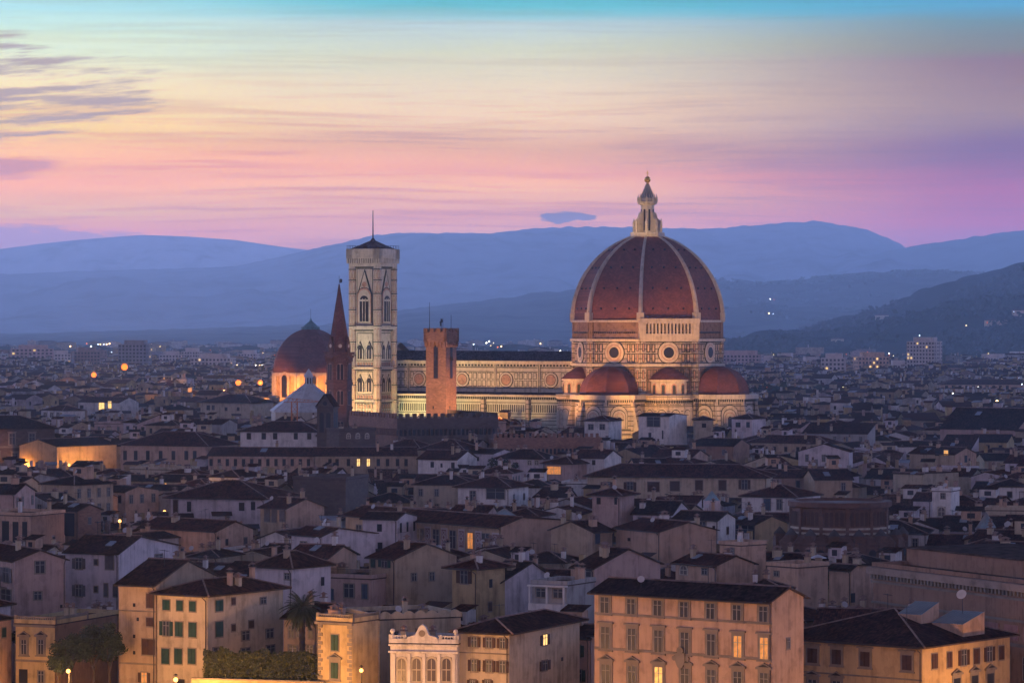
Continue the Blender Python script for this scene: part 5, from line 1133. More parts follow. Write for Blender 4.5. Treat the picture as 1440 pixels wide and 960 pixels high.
def mass_house(M, ox, oy, ang, w, d, H, kind, pitch, rr, wn=True, flatmix=0):
    c, s = cos(ang), sin(ang)
    def T(x, y, z): return (ox+x*c-y*s, oy+x*s+y*c, z)
    wc = rr.choice(WPAL); k = rr.uniform(.6, 1.1); wc = tuple(v*k for v in wc); rc = rr.choice(RPAL); k = rr.uniform(.6, 1.5); rc = tuple(v*k for v in rc); o = .5
    P4 = [(0,0),(w,0),(w,d),(0,d)]
    for i in range(4):
        a, b = P4[i], P4[(i+1) % 4]; M.add([T(*a,0), T(*b,0), T(*b,H), T(*a,H)], wc, 0)
    if kind == 'gx':
        zr = H+pitch*d/2; e = H-o*pitch
        M.add([T(-o,-o,e),T(w+o,-o,e),T(w+o,d/2,zr),T(-o,d/2,zr)], rc, 1); M.add([T(w+o,d+o,e),T(-o,d+o,e),T(-o,d/2,zr),T(w+o,d/2,zr)], rc, 1)
        M.add([T(w,0,H),T(w,d,H),T(w,d/2,zr)], wc, 0); M.add([T(0,d,H),T(0,0,H),T(0,d/2,zr)], wc, 0)
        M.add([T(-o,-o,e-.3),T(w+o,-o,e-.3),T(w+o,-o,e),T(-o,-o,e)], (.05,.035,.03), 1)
    elif kind == 'gy':
        zr = H+pitch*w/2; e = H-o*pitch
        M.add([T(-o,-o,e),T(w/2,-o,zr),T(w/2,d+o,zr),T(-o,d+o,e)], rc, 1); M.add([T(w/2,-o,zr),T(w+o,-o,e),T(w+o,d+o,e),T(w/2,d+o,zr)], rc, 1); M.add([T(0,0,H),T(w,0,H),T(w/2,0,zr)], wc, 0)
    elif kind == 'flat' :
        M.add([T(*p,H) for p in P4], (.16,.14,.14), 1)
    else:
        m_ = min(w, d)/2+o; zr = H+pitch*m_; q = [T(-o,-o,H),T(w+o,-o,H),T(w+o,d+o,H),T(-o,d+o,H)]
        if w >= d: a, b = T(-o+m_,d/2,zr), T(w+o-m_,d/2,zr); fs = ([q[0],q[1],b,a],[q[1],q[2],b],[q[2],q[3],a,b],[q[3],q[0],a])
        else: a, b = T(w/2,-o+m_,zr), T(w/2,d+o-m_,zr); fs = ([q[0],q[1],a],[q[1],q[2],b,a],[q[2],q[3],b],[q[3],q[0],a,b])
        for f_ in fs: M.add(f_, rc, 1)
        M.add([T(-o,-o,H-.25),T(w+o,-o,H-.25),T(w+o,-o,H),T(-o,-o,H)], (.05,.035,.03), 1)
    if w > 7 and kind != 'flat' and rr.random() < .3:
        x, y, aw = rr.uniform(.1,.6)*w, .35*d, rr.uniform(2, 4); z0 = H+pitch*min(y, d-y)*.5; h = rr.uniform(2.2, 3.4); cc = rr.choice(WPAL)
        for (xa, ya, xb, yb) in ((x,y,x+aw,y),(x+aw,y,x+aw,y+3),(x,y+3,x,y)): M.add([T(xa,ya,z0-1),T(xb,yb,z0-1),T(xb,yb,z0+h),T(xa,ya,z0+h)], cc, 0)
        M.add([T(x-.4,y-.4,z0+h),T(x+aw+.4,y-.4,z0+h),T(x+aw+.4,y+3,z0+h+.8),T(x-.4,y+3,z0+h+.8)], rc if rr.random() < .8 else (.4,.45,.5), 1)
    for i in range(rr.choice((0,1,1,2,3))):
        x, y = rr.uniform(.1,.9)*w, rr.uniform(.3,.7)*d; z0 = H+pitch*min(y, d-y)*.4; a = .45; h = rr.uniform(1.6, 3.2); cc = rr.choice(WPAL)
        for (xa, ya, xb, yb) in ((x-a,y-a,x+a,y-a),(x+a,y-a,x+a,y+a),(x+a,y+a,x-a,y+a),(x-a,y+a,x-a,y-a)): M.add([T(xa,ya,z0-1),T(xb,yb,z0-1),T(xb,yb,z0+h),T(xa,ya,z0+h)], cc, 0)
        M.add([T(x-a,y-a,z0+h),T(x+a,y-a,z0+h),T(x+a,y+a,z0+h),T(x-a,y+a,z0+h)], RB['red'], 0)
    if wn:
        side = 'r' if ox < 0 else 'l'
        for fc, L in (('f', w), (side, d)):
            n = int(L/3.6)
            for fl in range(3 if oy < 1800 else 2):
                z = H-2.9-fl*3.5
                for i in range(n):
                    if rr.random() < .3: continue
                    u = (i+.5)*L/n; ww, hh = .5, .8; t = rr.random()
                    if fc == 'f': pt = [T(u-ww,-.05,z-hh+.6),T(u+ww,-.05,z-hh+.6),T(u+ww,-.05,z+hh+.6),T(u-ww,-.05,z+hh+.6)]
                    elif fc == 'r': pt = [T(w+.05,u-ww,z-hh+.6),T(w+.05,u+ww,z-hh+.6),T(w+.05,u+ww,z+hh+.6),T(w+.05,u-ww,z+hh+.6)]
                    else: pt = [T(-.05,u+ww,z-hh+.6),T(-.05,u-ww,z-hh+.6),T(-.05,u-ww,z+hh+.6),T(-.05,u+ww,z+hh+.6)]
                    M.add(pt, (.02,.02,.025), 0 if t > .012 else (2 if t > .005 else 3))
M = Mass(); r6 = random.Random(5)
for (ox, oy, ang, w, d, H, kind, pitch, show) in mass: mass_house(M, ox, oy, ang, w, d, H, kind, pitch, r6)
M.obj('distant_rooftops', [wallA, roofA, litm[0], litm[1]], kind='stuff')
# outer city: larger blocks out to the foot of the hills
M = Mass()
for i in range(6800):
    Y = 3100+(6900-3100)*r6.random()**1.25; X = r6.uniform(-.175, .175)*Y
    if Y > 3600 and X > .05*Y and r6.random() < .75: continue
    w, d = r6.uniform(10, 38), r6.uniform(9, 18); H = r6.choice((6, 8, 9, 11, 13, 16))*(1 if Y < 4200 else .8) if r6.random() < .97 else r6.uniform(18, 25)
    mass_house(M, X, Y, radians(r6.uniform(-40, 40)), w, d, H, r6.choice(('flat','hip','gx','gy')), .2, r6, wn=Y < 4300)
M.obj('suburb_rooftops', [wallA, roofA, litm[0], litm[1]], kind='stuff')
# ------------------------------------------------------------------ apartment towers far off
conc = mat('pale_concrete', (.55,.48,.45), .9, var=.2, scale=.2)
def tower_block(label, px, Y, w, d, H, rz, cols, floors, m, cat='tower block', top=True, litp=.03, name='tower_block', group=None):
    x, y = place(px, Y); t = empty(name, (x, y, 0), rz, label=label, category=cat)
    if group: t['group'] = group
    mb = MB(); mb.box(-w/2, w/2, -d/2, d/2, 0, H, m)
    if top: mb.box(-w*.32, w*.38, -d*.3, d*.3, H, H+3.5, m)
    rr = random.Random(int(px))
    for o, u, L, n in (((-w/2,-d/2,0), Vector((1,0,0)), w, cols), ((w/2,-d/2,0), Vector((0,1,0)), d, max(2, int(cols*d/w))), ((-w/2,d/2,0), Vector((0,-1,0)), d, max(2, int(cols*d/w)))):
        for f_ in range(floors):
            z = H-(f_+1)*3.1+.6
            slab(mb, o, u, rectp(0, L, z-1.0, z-.7), 0, .25, m)
            for i in range(n):
                c = (i+.5)*L/n; slab(mb, o, u, rectp(c-L/n*.27, c+L/n*.27, z, z+1.6), 0, .05, litm[1] if rr.random() < litp else glassd)
        for i in range(1, n, 3): slab(mb, o, u, rectp(i*L/n-.5, i*L/n+.5, 0, H), 0, .7, m)
    mb.obj('facade', t); return t
tower_block('pale pink apartment tower standing above the eastern roofs', 1300, 2900, 25, 18, 40, radians(-28), 9, 13, conc)
tower_block('wide pink apartment block beside the cathedral east side', 1040, 3000, 40, 14, 28, radians(-20), 12, 8, mat('pink_concrete', (.50,.36,.34), .9, var=.2, scale=.2), cat='apartment block', name='apartment_block')
tower_block('twin slab apartment block with vertical dark bands', 1172, 2600, 18, 12, 29, radians(-10), 6, 8, conc, cat='apartment block', name='apartment_block')
tower_block('apartment block glowing orange from the street east of the twin slab', 1225, 2700, 26, 12, 29, radians(15), 9, 8, plaster('peach', WALLC['peach']), cat='apartment block', name='apartment_block', litp=.1)
tower_block('low apartment block just west of the pink tower', 1262, 2750, 14, 12, 22, radians(5), 5, 6, conc, cat='apartment block', name='apartment_block')
tower_block('big grey slab block with a black frame around its top in the west', 190, 3000, 26, 16, 37, radians(-12), 8, 9, mat('grey_concrete', (.25,.23,.25), .9, var=.2, scale=.2), cat='apartment block', name='apartment_block')
tower_block('brown apartment block behind the first orange street light', 120, 3100, 24, 14, 30, radians(20), 8, 8, mat('brown_concrete', (.25,.17,.16), .9, var=.2, scale=.2), cat='apartment block', name='apartment_block')
tower_block('pink apartment block at the far west edge', 45, 3300, 40, 14, 31, radians(10), 10, 8, mat('pink_concrete', (.50,.36,.34), .9), cat='apartment block', name='apartment_block', litp=.06)
tower_block('row of pale flats behind the two orange lights by the chapel', 300, 2900, 36, 14, 26, radians(-15), 11, 7, conc, cat='apartment block', name='apartment_block')
for i, (px, w, H) in enumerate(((1075,22,22),(1105,16,24),(1140,20,20),(1350,26,20),(1395,30,22),(1430,20,24),(240,22,24),(270,18,27),(85,20,24),(350,20,24))):
    tower_block('distant mid-rise apartment block among the suburb roofs', px, 3150+i*45, w, 12, H, radians(r6.uniform(-30, 30)), max(4, int(w/3)), 6, conc, cat='apartment block', name='apartment_block', group='distant mid-rise apartment blocks')
# ------------------------------------------------------------------ trees
leafm = [mat('leaf_dark', (.022,.035,.018), .7, .2, var=.4, scale=.8), mat('leaf_mid', (.045,.062,.028), .7, .2, var=.4, scale=.8)]
bark = mat('bark', (.06,.045,.035), .95, var=.3)
def crown_mesh(R, Hh, n, leaf, seed, squash=1.0):
    rr = random.Random(seed); b = MB(); cl = []
    for i in range(max(7, int(n/110))):
        a = rr.uniform(0, 2*pi); r = R*.72*sqrt(rr.random()); cl.append((r*cos(a), r*sin(a), Hh*(.25+.6*rr.random()*(1-r/R*.5)), R*rr.uniform(.28, .48)))
    for i in range(n):
        cx, cy, cz, cr_ = rr.choice(cl); v = Vector((rr.gauss(0,1), rr.gauss(0,1), rr.gauss(0,1))).normalized()*cr_*(rr.random()**.4); p = Vector((cx, cy, cz))+Vector((v.x, v.y, v.z*.75*squash))
        t = Vector((rr.gauss(0,1), rr.gauss(0,1), rr.gauss(0,.6))).normalized(); s = t.orthogonal().normalized(); l = leaf*rr.uniform(.6, 1.3)
        b.face([p-t*l, p-s*l*.5, p+t*l, p+s*l*.5], leafm[0 if rr.random() < .6 else 1])
    return b
def tree(label, px, py_base, Y, R, Hh, trunk, n=900, leaf=.35, seed=0, name='tree', cat='tree', group=None, z0=None):
    z0 = HC-(py_base-HY)/F*Y if z0 is None else z0; x, y = place(px, Y)
    t = empty(name, (x, y, z0), 0, label=label, category=cat)
    if group: t['group'] = group
    b = MB(); b.tube((0,0,-z0 if z0 > 0 and z0 < 30 else 0),(0,0,trunk), .28, bark, 8, .18); rr = random.Random(seed+5)
    for i in range(6): a = rr.uniform(0, 2*pi); b.tube((0,0,trunk*.8), (R*.5*cos(a), R*.5*sin(a), trunk+Hh*.5), .13, bark, 5, .04)
    b.obj('trunk', t); c = crown_mesh(R, Hh, n, leaf, seed).obj('crown', t); c.location = (0, 0, trunk*.8); return t
tree('dark leafy tree over the street lamp beside the yellow villa', 100, 955, 474, 3.1, 6.4, 1.5, 3600, .22, 1)
tree('tall dark tree against the brown side wall', 132, 955, 480, 3.4, 8.2, 1.5, 4200, .22, 2)
tree('dark tree wedged beside the tall tan house', 154, 955, 478, 2.3, 8.6, 1.2, 3000, .22, 3)
tree('low bushy tree at the foot of the villa garden', 82, 958, 470, 2.2, 3.6, .8, 2200, .2, 4)
for i, (px, Y, R) in enumerate(((893,905,5),(908,900,4.5),(926,898,5),(944,895,4.5),(962,892,4.2),(980,897,4.8),(1000,900,4))): tree('round dark garden tree in the clump below the cathedral apse', px, 655, Y, R, 7, 4, 700, .5, 20+i, group='garden trees below the cathedral apse', z0=8)
for i, (px, Y, R) in enumerate(((1128,560,3),(1140,556,3.4),(1156,552,3),(1170,549,3.2),(1184,547,3.2),(1196,545,2.6))): tree('dark roof garden tree before the brick apse', px, 800, Y, R, 4.2, 2, 900, .3, 40+i, group='roof garden trees before the brick apse', z0=10.5)
for i, (px, Y) in enumerate(((700,915),(716,912))): tree('small dark tree by the castle east end', px, 640, Y-30, 3, 6, 3, 500, .4, 60+i, group='small trees by the castle', z0=13)
# hedge on the garden wall, palm
Yh = 462
hx0 = (286-HX)/F*Yh; hx1 = (452-HX)/F*(Yh-4)
wl = empty('garden_wall', (hx0-1.5, Yh-1.2, 0), radians(-14), label='rendered garden wall glowing orange beneath the long hedge', category='wall')
mb = MB(); mb.box(0, hx1-hx0+2.4, 0, .5, 0, HC-(953-HY)/F*Yh, plaster('ochre', WALLC['ochre'])); mb.box(-.1, hx1-hx0+2.5, -.1, .6, HC-(953-HY)/F*Yh, HC-(951-HY)/F*Yh, frame_st); mb.obj('wall', wl)
zt = HC-(956-HY)/F*Yh
hleaf = mat('hedge_leaf', (.10,.11,.04), .7, .2, var=.3, scale=.8); hd = MB(); rr = random.Random(3)  # hedge leaf base lightened to stand in for lamplight
for i in range(17000):
    u = rr.random(); top = 4.3+.9*mnoise.noise(Vector((u*9, 2, 0)))+.4*mnoise.noise(Vector((u*31, 5, 0)))
    h = top*rr.random()**.7; dd = rr.gauss(0, .75)*(1.1-.5*h/top); X = hx0+(hx1-hx0)*u+rr.gauss(0,.1); Yy = Yh-u*4+dd+1.5; p = Vector((X, Yy, zt-.4+h))
    t = Vector((rr.gauss(0,1), rr.gauss(0,1), rr.gauss(0,1)-.5)).normalized(); s = t.orthogonal().normalized(); l = rr.uniform(.12, .26)
    hd.face([p-t*l, p-s*l*.5, p+t*l, p+s*l*.5], hleaf if rr.random() < .6 else leafm[1])
hd.obj('hedge', label='long shaggy hedge on the garden wall below the green shuttered house', category='hedge')
Yp = 468; xp, yp = place(425, Yp); zb = HC-(945-HY)/F*Yp; zc_ = HC-(856-HY)/F*Yp
pm = empty('palm_tree', (xp, yp, 0), 0, label='tall date palm with a big round dark crown', category='palm tree')
b = MB(); prof = []
for i in range(30): z = zb-3+(zc_-zb+3)*i/29; prof.append((.42+.06*(i % 2)-.08*i/29, z))
b.lathe(prof, bark, 12); b.obj('trunk', pm)
b = MB(); rr = random.Random(8)
for i in range(120):
    a = rr.uniform(0, 2*pi); up_ = rr.uniform(-.9, 1.35); er = Vector((cos(a), sin(a), 0)); L = rr.uniform(2.5, 3.5); d0 = (er*cos(up_)+UP*sin(up_)).normalized(); p = Vector((0,0,zc_)); pts = [p]; dcur = d0
    for s in range(8): dcur = (dcur+Vector((0,0,-.17))).normalized(); p = p+dcur*L/8; pts.append(p)
    for s in range(8):
        q0, q1 = pts[s], pts[s+1]; ax = (q1-q0).normalized(); sd = ax.cross(UP); sd = sd.normalized() if sd.length > .01 else Vector((1,0,0))
        b.tube(q0, q1, .035, leafm[0], 3, .03)
        for k in range(4):
            q = q0.lerp(q1, (k+.5)/4); ll = .62*(1-.5*abs(s-3)/5)
            for sg in (-1, 1): tip = q+(sd*sg*.8+ax*.5-UP*.28)*ll; b.face([q-ax*.035, q+ax*.035, tip], leafm[0 if k % 2 else 1])
b.obj('crown', pm)
# far trees
def blobtrees(name, spots, leaf, seed):
    rr = random.Random(seed); b = MB()
    for (x, y, z, R) in spots:
        for i in range(46):
            v = Vector((rr.gauss(0,1), rr.gauss(0,1), rr.gauss(0,1))).normalized()*R*rr.uniform(.5, 1); v.z = abs(v.z)*1.1; p = Vector((x, y, z))+v
            t = Vector((rr.gauss(0,1), rr.gauss(0,1), rr.gauss(0,1))).normalized(); s = t.orthogonal().normalized(); l = R*leaf*rr.uniform(.7, 1.3); b.face([p-t*l, p-s*l*.7, p+t*l, p+s*l*.7], leafm[0])
    return b.obj(name, kind='stuff')
spots = []; rr = random.Random(12)
near_v = [v for v in HV if 990 < HX+F*v[0]/v[1] < 1450 and v[2] > 3]
b = MB()
for i in range(5200):                                   # woods and hedgerows on the near slopes
    v = rr.choice(near_v)
    if mnoise.noise(Vector((v[0]*.004, v[1]*.003, 3))) < -.08: continue
    p = Vector(v)+Vector((rr.uniform(-14,14), rr.uniform(-20,20), 2)); R = rr.uniform(5, 11)
    for k in range(5):
        t = Vector((rr.gauss(0,1), rr.gauss(0,1), rr.gauss(0,1))).normalized(); s = t.orthogonal().normalized(); q = p+Vector((rr.gauss(0,.5), rr.gauss(0,.5), rr.random()*.8))*R; b.face([q-t*R*.6, q-s*R*.5, q+t*R*.6, q+s*R*.5], leafm[0])
b.obj('hill_woods', kind='stuff')
for i, (px, py) in enumerate(((1274,441),(1290,436),(1300,432),(1312,438),(1320,436),(1388,461),(1395,456),(1402,458),(1408,452),(1427,444),(1436,441),(1354,468),(1362,471),(1180,480),(1170,484),(1140,466),(1230,452))):
    v = min(near_v, key=lambda q: abs(HX+F*q[0]/q[1]-px)+abs(HY+F*(HC-q[2])/q[1]-py)*2); w = rr.uniform(14, 26)
    house('hill_villa', 'pale villa standing on the wooded slope of the eastern hills', 'villa', v[0], v[1], rr.uniform(-.4, .4), w, 10, v[2]+rr.uniform(7, 10), roof='hip', wall=rr.choice(('cream','white','peach')), rc='red', detail=False, group='villas on the eastern hills')
for (x0, x1, Y0, Y1_, n) in ((1055,1185,1850,2500,110),(1180,1440,2500,3200,120),(0,380,2300,3300,90),(200,400,1900,2300,40),(1060,1440,3600,4300,260),(0,560,4200,6500,160),(600,800,2500,4000,40)):
    for i in range(n): px = rr.uniform(x0, x1); Y = rr.uniform(Y0, Y1_); x, y = place(px, Y); spots.append((x, y, rr.uniform(5, 12), rr.uniform(4, 9)))
blobtrees('distant_trees', spots, .32, 4)
# ------------------------------------------------------------------ lamps
def glow(name, c, s): return mat(name, (0,0,0), .9, 0, var=0, emit=c, estr=s)
sod = glow('sodium_bulb', (1,.42,.10), 6); sodf = glow('far_sodium_bulb', (1,.17,.015), 3.0); wht = glow('white_bulb', (1,.86,.68), 16); wrm = glow('warm_bulb', (1,.62,.25), 12); cool = glow('cool_bulb', (.75,.85,1), 10)
def lampmesh(r, m, n=10):
    b = MB(); b.lathe([(r*sin(pi*i/8)+.001, r-r*cos(pi*i/8)) for i in range(9)], m, n); return b.data('bulb')
def point(loc, w, col, r=.25, name='lamp_light'):
    l = bpy.data.lights.new(name, 'POINT'); l.energy = w; l.color = col; l.shadow_soft_size = r; o = bpy.data.objects.new(name, l); COL.objects.link(o); o.location = loc; return o
SOD = (1, .45, .13)
def street_lamp(label, px, py, Y, r, m, watt=0, col=SOD, group=None, arm=True):
    z = HC-(py-HY)/F*Y; x, y = place(px, Y); t = empty('street_lamp', (x, y, 0), 0, label=label, category='street lamp')
    if group: t['group'] = group
    b = MB(); b.tube((0,.6,0), (0,.6,z+.3), .09, iron, 6, .06)
    b.tube((0,.6,z+.3), (0,0,z+.35+r), .05, iron, 5); b.lathe([(.05,z+2*r+.2),(r*1.2,z+2*r)], iron, 8); b.obj('pole', t)
    o = link('bulb', lampmesh(r, m), t, (0, 0, z-r)); o.visible_shadow = True
    if watt: point((x, y-r-.25, z-.1), watt, col)
    return t
street_lamp('orange street lamp shining among the dark trees by the yellow villa', 96, 943, 462, .28, sod, 7000)
street_lamp('orange street lamp before the green shuttered house', 247, 955, 455, .3, sod, 9000)
wl_ = street_lamp('small orange lamp above the courtyard doorway beside the yellow lit house', 508, 942, 454, .26, sod, 420)
# lamps along the embankment street below the picture
for i, (x, y, w) in enumerate(((-74,462,7200),(-60,455,11000),(-46,446,11500),(-32,440,10500),(-22,437,7200),(-10,434,4200),(2,430,2600),(14,424,2600),(24,420,2400),(36,418,1800),(47,420,1100),(58,428,4600),(66,440,7600))):
    t = empty('street_lamp', (x, y, 0), 0, label='embankment street lamp standing below the palazzo fronts', category='street lamp', group='embankment street lamps')
    b = MB(); b.tube((0,0,0),(0,0,7),.09,iron,6,.06); b.obj('pole', t); link('bulb', lampmesh(.2, sod), t, (0,-.3,6.6)); point((x, y-.7, 6.4), w, SOD)
street_lamp('first bright orange street light in the western suburb', 132, 527, 2050, 1.5, sodf, 60000)
street_lamp('highest and widest bright orange street light in the western suburb', 175, 516, 2050, 1.9, sodf, 60000)
street_lamp('bright orange street light well west of the domed chapel', 335, 538, 1750, 1.35, sodf, 45000)
street_lamp('bright orange street light just beside the domed chapel', 366, 538, 1750, 1.25, sodf, 45000)
street_lamp('brilliant white floodlight on the distant plain', 243, 500, 4600, 2.6, wht)
street_lamp('yellow street lamp in the eastern roofs', 1402, 565, 1600, .8, wrm, 6000, (1,.7,.25))
street_lamp('orange wall lamp glowing beside the convent roofs', 233, 681, 820, .28, sod, 2600)
street_lamp('second orange wall lamp on the same gable near the convent', 226, 682, 820, .26, sod, 1800)
tiny = [(6,498),(27,489),(33,495),(38,498),(57,493),(66,505),(78,496),(99,487),(104,497),(110,497),(122,483),(128,487),(138,484),(141,484),(146,484),(150,484),(154,483),(139,497),(145,497),(157,495),(176,482),(183,484),(211,485),(213,484),(225,487),(197,503),(300,503),(312,507),(320,507),(346,501),(296,492),(270,503),(370,496),
 (666,484),(684,482),(688,480),(694,482),(690,486),(705,487),(760,483),(788,493),(640,470),(700,488),(1084,423),(1091,423),(1086,443),(1080,443),(1139,468),(1164,485),(1177,482),(1184,486),(1220,495),(1050,521),(1068,525),(1275,445),(1280,440),(1318,437),(1312,438),(1344,482),(1354,466),(1358,463),(1388,459),(1401,443),(1404,459),(1420,484),(1438,482),(1400,505),(1386,467),(1290,478),(1277,489),(1340,553),(1437,540),(1340,530),(1060,543),(1200,510),(1215,512),(1165,500),(1150,507),(1190,498),(1250,497),(1300,497),(1390,497),(1425,446)]
for i in range(26): tiny.append((316+i*2.9, 513+(i % 2)*.4))
rr = random.Random(77)
for i in range(60): tiny.append((rr.uniform(0, 460) if i % 2 else rr.uniform(1030, 1440), rr.uniform(494, 545)))
for i, (px, py) in enumerate(tiny):
    if py < 478: Y = 5100 if px > 1200 else 8000
    elif py < 492: Y = 4600
    else: Y = min(5500, Yz(py, 16)*.93)
    hill = py < 492
    z = HC-(py-HY)/F*Y; r = (rr.uniform(.16, .34) if not hill else rr.uniform(.16, .36))*Y/3600
    if i < 82: r *= 1.8
    if 316 <= px <= 392 and 512 < py < 514.5: r = .38*Y/3600
    x, y = place(px, Y); zb = 0
    if py < 492 and px > 1000:
        v = min(HV, key=lambda q: abs(HX+F*q[0]/q[1]-px)+abs(HY+F*(HC-q[2])/q[1]-py)*2); x, y, zb = v; r = r*y/Y; z = 6+r
    t = empty('far_lamp', (x, y, zb), 0, label='tiny point of lamplight far off in the suburbs or on the hills', category='lamp', group='tiny lamps of the suburbs and hills')
    b = MB(); b.tube((0,r,0), (0,r,z+r), .12, iron, 3); b.obj('pole', t); link('bulb', lampmesh(r, rr.choice((wht, wrm, wrm, sodf, cool)), 6), t, (0,0,z-r))
# ------------------------------------------------------------------ floodlights on the monuments
def flood(frm, to, w, col, ang=50, r=1.0, blend=.6, label='floodlight'):
    l = bpy.data.lights.new(label, 'SPOT'); l.energy = w; l.color = col; l.spot_size = radians(ang); l.spot_blend = blend; l.shadow_soft_size = r
    o = bpy.data.objects.new(label, l); COL.objects.link(o); o.location = frm; o.rotation_euler = (Vector(to)-Vector(frm)).to_track_quat('-Z', 'Y').to_euler()
def cl(x, y, z): a, b = c2w(x, y); return (a, b, z)
OR = (1, .43, .12); WG = (1, .86, .50); GR = (.86, 1, .50)
FL = 1.0
for x in (-96, -78, -60, -42): flood(cl(x, -62, 20), cl(x, -16, 31), 46000*FL, (1,.52,.17), 62)
for x in (-100, -82, -64, -46): flood(cl(x, -44, 10), cl(x, -20, 22), 18000*FL, GR, 80)
flood(cl(-34, -58, 20), cl(-30, -12, 36), 42000*FL, OR, 50)
flood(cl(-22, -74, 20), cl(-8, -26, 40), 150000*FL, OR, 48)                   # south face of the drum
flood(cl(22, -74, 20), cl(15, -18, 44), 110000*FL, (1,.42,.11), 44)            # south-east face
flood(cl(66, -50, 20), cl(26, -10, 42), 90000*FL, (1,.52,.22), 50)
flood(cl(-6, -66, 8), cl(-3, -40, 22), 30000*FL, (1,.47,.13), 85); flood(cl(26, -60, 10), cl(20, -25, 22), 46000*FL, (1,.50,.15), 80); flood(cl(62, -30, 10), cl(42, -8, 20), 44000*FL, (1,.50,.15), 80)
for sx in (-18, -4): flood(cl(-101+sx, -74, 14), cl(-101, -36, 28), 30000*FL, WG, 60); flood(cl(-101+sx, -80, 18), cl(-101, -36, 62), 64000*FL, (1,.80,.52), 40)
flood(cl(-62, -50, 16), cl(-95, -30, 30), 23000*FL, WG, 55); flood(cl(-58, -52, 18), cl(-95, -30, 62), 50000*FL, (1,.80,.52), 40)
flood(cl(8, -16, 88.5), cl(0, 0, 97), 5000, (1,.6,.25), 90); flood(cl(-9, -12, 88.5), cl(0, 0, 97), 4000, (1,.6,.25), 90)
flood((btx-8, bty-26, 29.5), (btx, bty, 40), 36000, (1,.55,.26), 75); flood((btx+17, bty-12, 24), (btx, bty, 31), 36000, (1,.48,.16), 70)
flood((sx_-8, sy_-30, 26), (sx_, sy_, 44), 14000, (1,.50,.34), 60)
for dxx in (-24, -4, 16): flood((lx+dxx, ly-32, 21.5), (lx+dxx*.4, ly, 23), 38000, (1,.34,.05), 80)
flood((A0.x-26, A0.y-6, 12), (A0.x-12, A0.y+16, 26), 12000, (1,.42,.18), 75)
# lamps washing the two western walls
k1 = KS['ochre wall glowing under a street lamp beside the brown palazzo']; p = k1[1]
for u, w in ((6, 5200), (14, 4200)): q = Vector((p.x+cos(k1[2])*u+3.5*sin(k1[2])*1, p.y+sin(k1[2])*u-4.5, 11.5)); point(q, w*.42, (1,.45,.12), .3)
k2 = KS['brown stone palazzo with a broad dark roof on the west edge']; p = k2[1]
for u in (24,): point((p.x+cos(k2[2])*u, p.y+sin(k2[2])*u-7, 10), 4200, (1,.42,.10), .3)

# small warm lamps in the lanes and courtyards of the old town
rr = random.Random(31)
for i in range(34):
    px = rr.uniform(40, 1420); Y = rr.uniform(640, 1700); z = rr.uniform(12, 17); x, y = place(px, Y)
    t = empty('lane_lamp', (x, y, 0), 0, label='small warm lamp glowing in a lane between the old roofs', category='lamp', group='lane lamps between the old roofs')
    b = MB(); b.tube((0,.15,0),(0,.15,z+.2),.05,iron,4); b.obj('pole', t); link('bulb', lampmesh(.22+.00012*Y, sod if i % 3 else wrm, 8), t, (0,-.1,z-.2)); point((x, y-.8, z-.3), rr.uniform(500, 1600)*(Y/900)**.5, (1,.45,.13))

n_ = 0
while n_ < 34:                                          # trees standing in courtyards
    px = rr.uniform(20, 1420); Y = rr.uniform(500, 1050); x, y = place(px, Y); R = rr.uniform(1.6, 3.0)
    if not gfree([(x-1.6,y-1.6),(x+1.6,y-1.6),(x+1.6,y+1.6),(x-1.6,y+1.6)], 0): continue
    tree('dark courtyard tree showing its crown between the roofs', px, 0, Y, R, rr.uniform(3, 5), rr.uniform(8, 10.5), 700, .32, 200+n_, name='courtyard_tree', group='courtyard trees between the roofs', z0=0.0); n_ += 1
# ------------------------------------------------------------------ details that belong to single buildings
U = Vector((1,0,0)); O0 = Vector((0,0,0))
def kit(key): return next(v for k, v in KS.items() if key in k)
# painted palazzo: ornamented piers
root, a, rz, w, d, H, hit = kit('white painted panels')
pw_ = mat('painted_panel', (.50,.44,.42), .8, var=.2); pk_ = mat('painted_ornament', (.22,.12,.12), .8, var=.3); M0 = None
for px, py, h in ((515,749,22),(536,750,22),(557,751.5,23),(579,753,24),(602,755,25),(625,757,26),(649.5,759,27),(673,761.5,28),(697,764,29)):
    u, z, Yh, fs = hit('f', px, py); hh = 4.0; ww = 1.9; b = MB()
    if not 1 < u < w-1: continue
    slab(b, O0, U, rectp(-ww/2, ww/2, -hh/2, hh/2), 0, .12, pw_); slab(b, O0, U, rectp(-ww/2+.2, ww/2-.2, -hh/2+.7, hh/2-.3), .12, .15, pk_)
    for zz, r in ((1.0,.38),(.1,.55),(-.75,.3)): slab(b, O0, U, circ(0, zz+.15, r, 12), .15, .18, pw_); slab(b, O0, U, circ(0, zz+.15, r*.55, 10), .18, .2, pk_)
    for s in (-1, 1): slab(b, O0, U, rectp(s*.55-.05, s*.55+.05, -1.1, 1.5), .15, .18, pw_)
    link('painted_panel', b.data('painted_panel'), root, (u, 0, z))
# orange palazzo: crest
root, a, rz, w, d, H, hit = kit('large orange palazzo'); u, z, Yh, fs = hit('f', 958, 927); b = MB()
slab(b, O0, U, [(-.7,.9),(-.75,-.1),(-.4,-.9),(0,-1.2),(.4,-.9),(.75,-.1),(.7,.9)][::-1], 0, .35, frame_st); slab(b, O0, U, circ(0, 1.2, .5, 12), 0, .4, frame_st)
for s in (-1, 1): slab(b, O0, U, circ(s*.95, .2, .35, 10), 0, .25, frame_st)
link('crest', b.data('crest'), root, (u, 0, z))
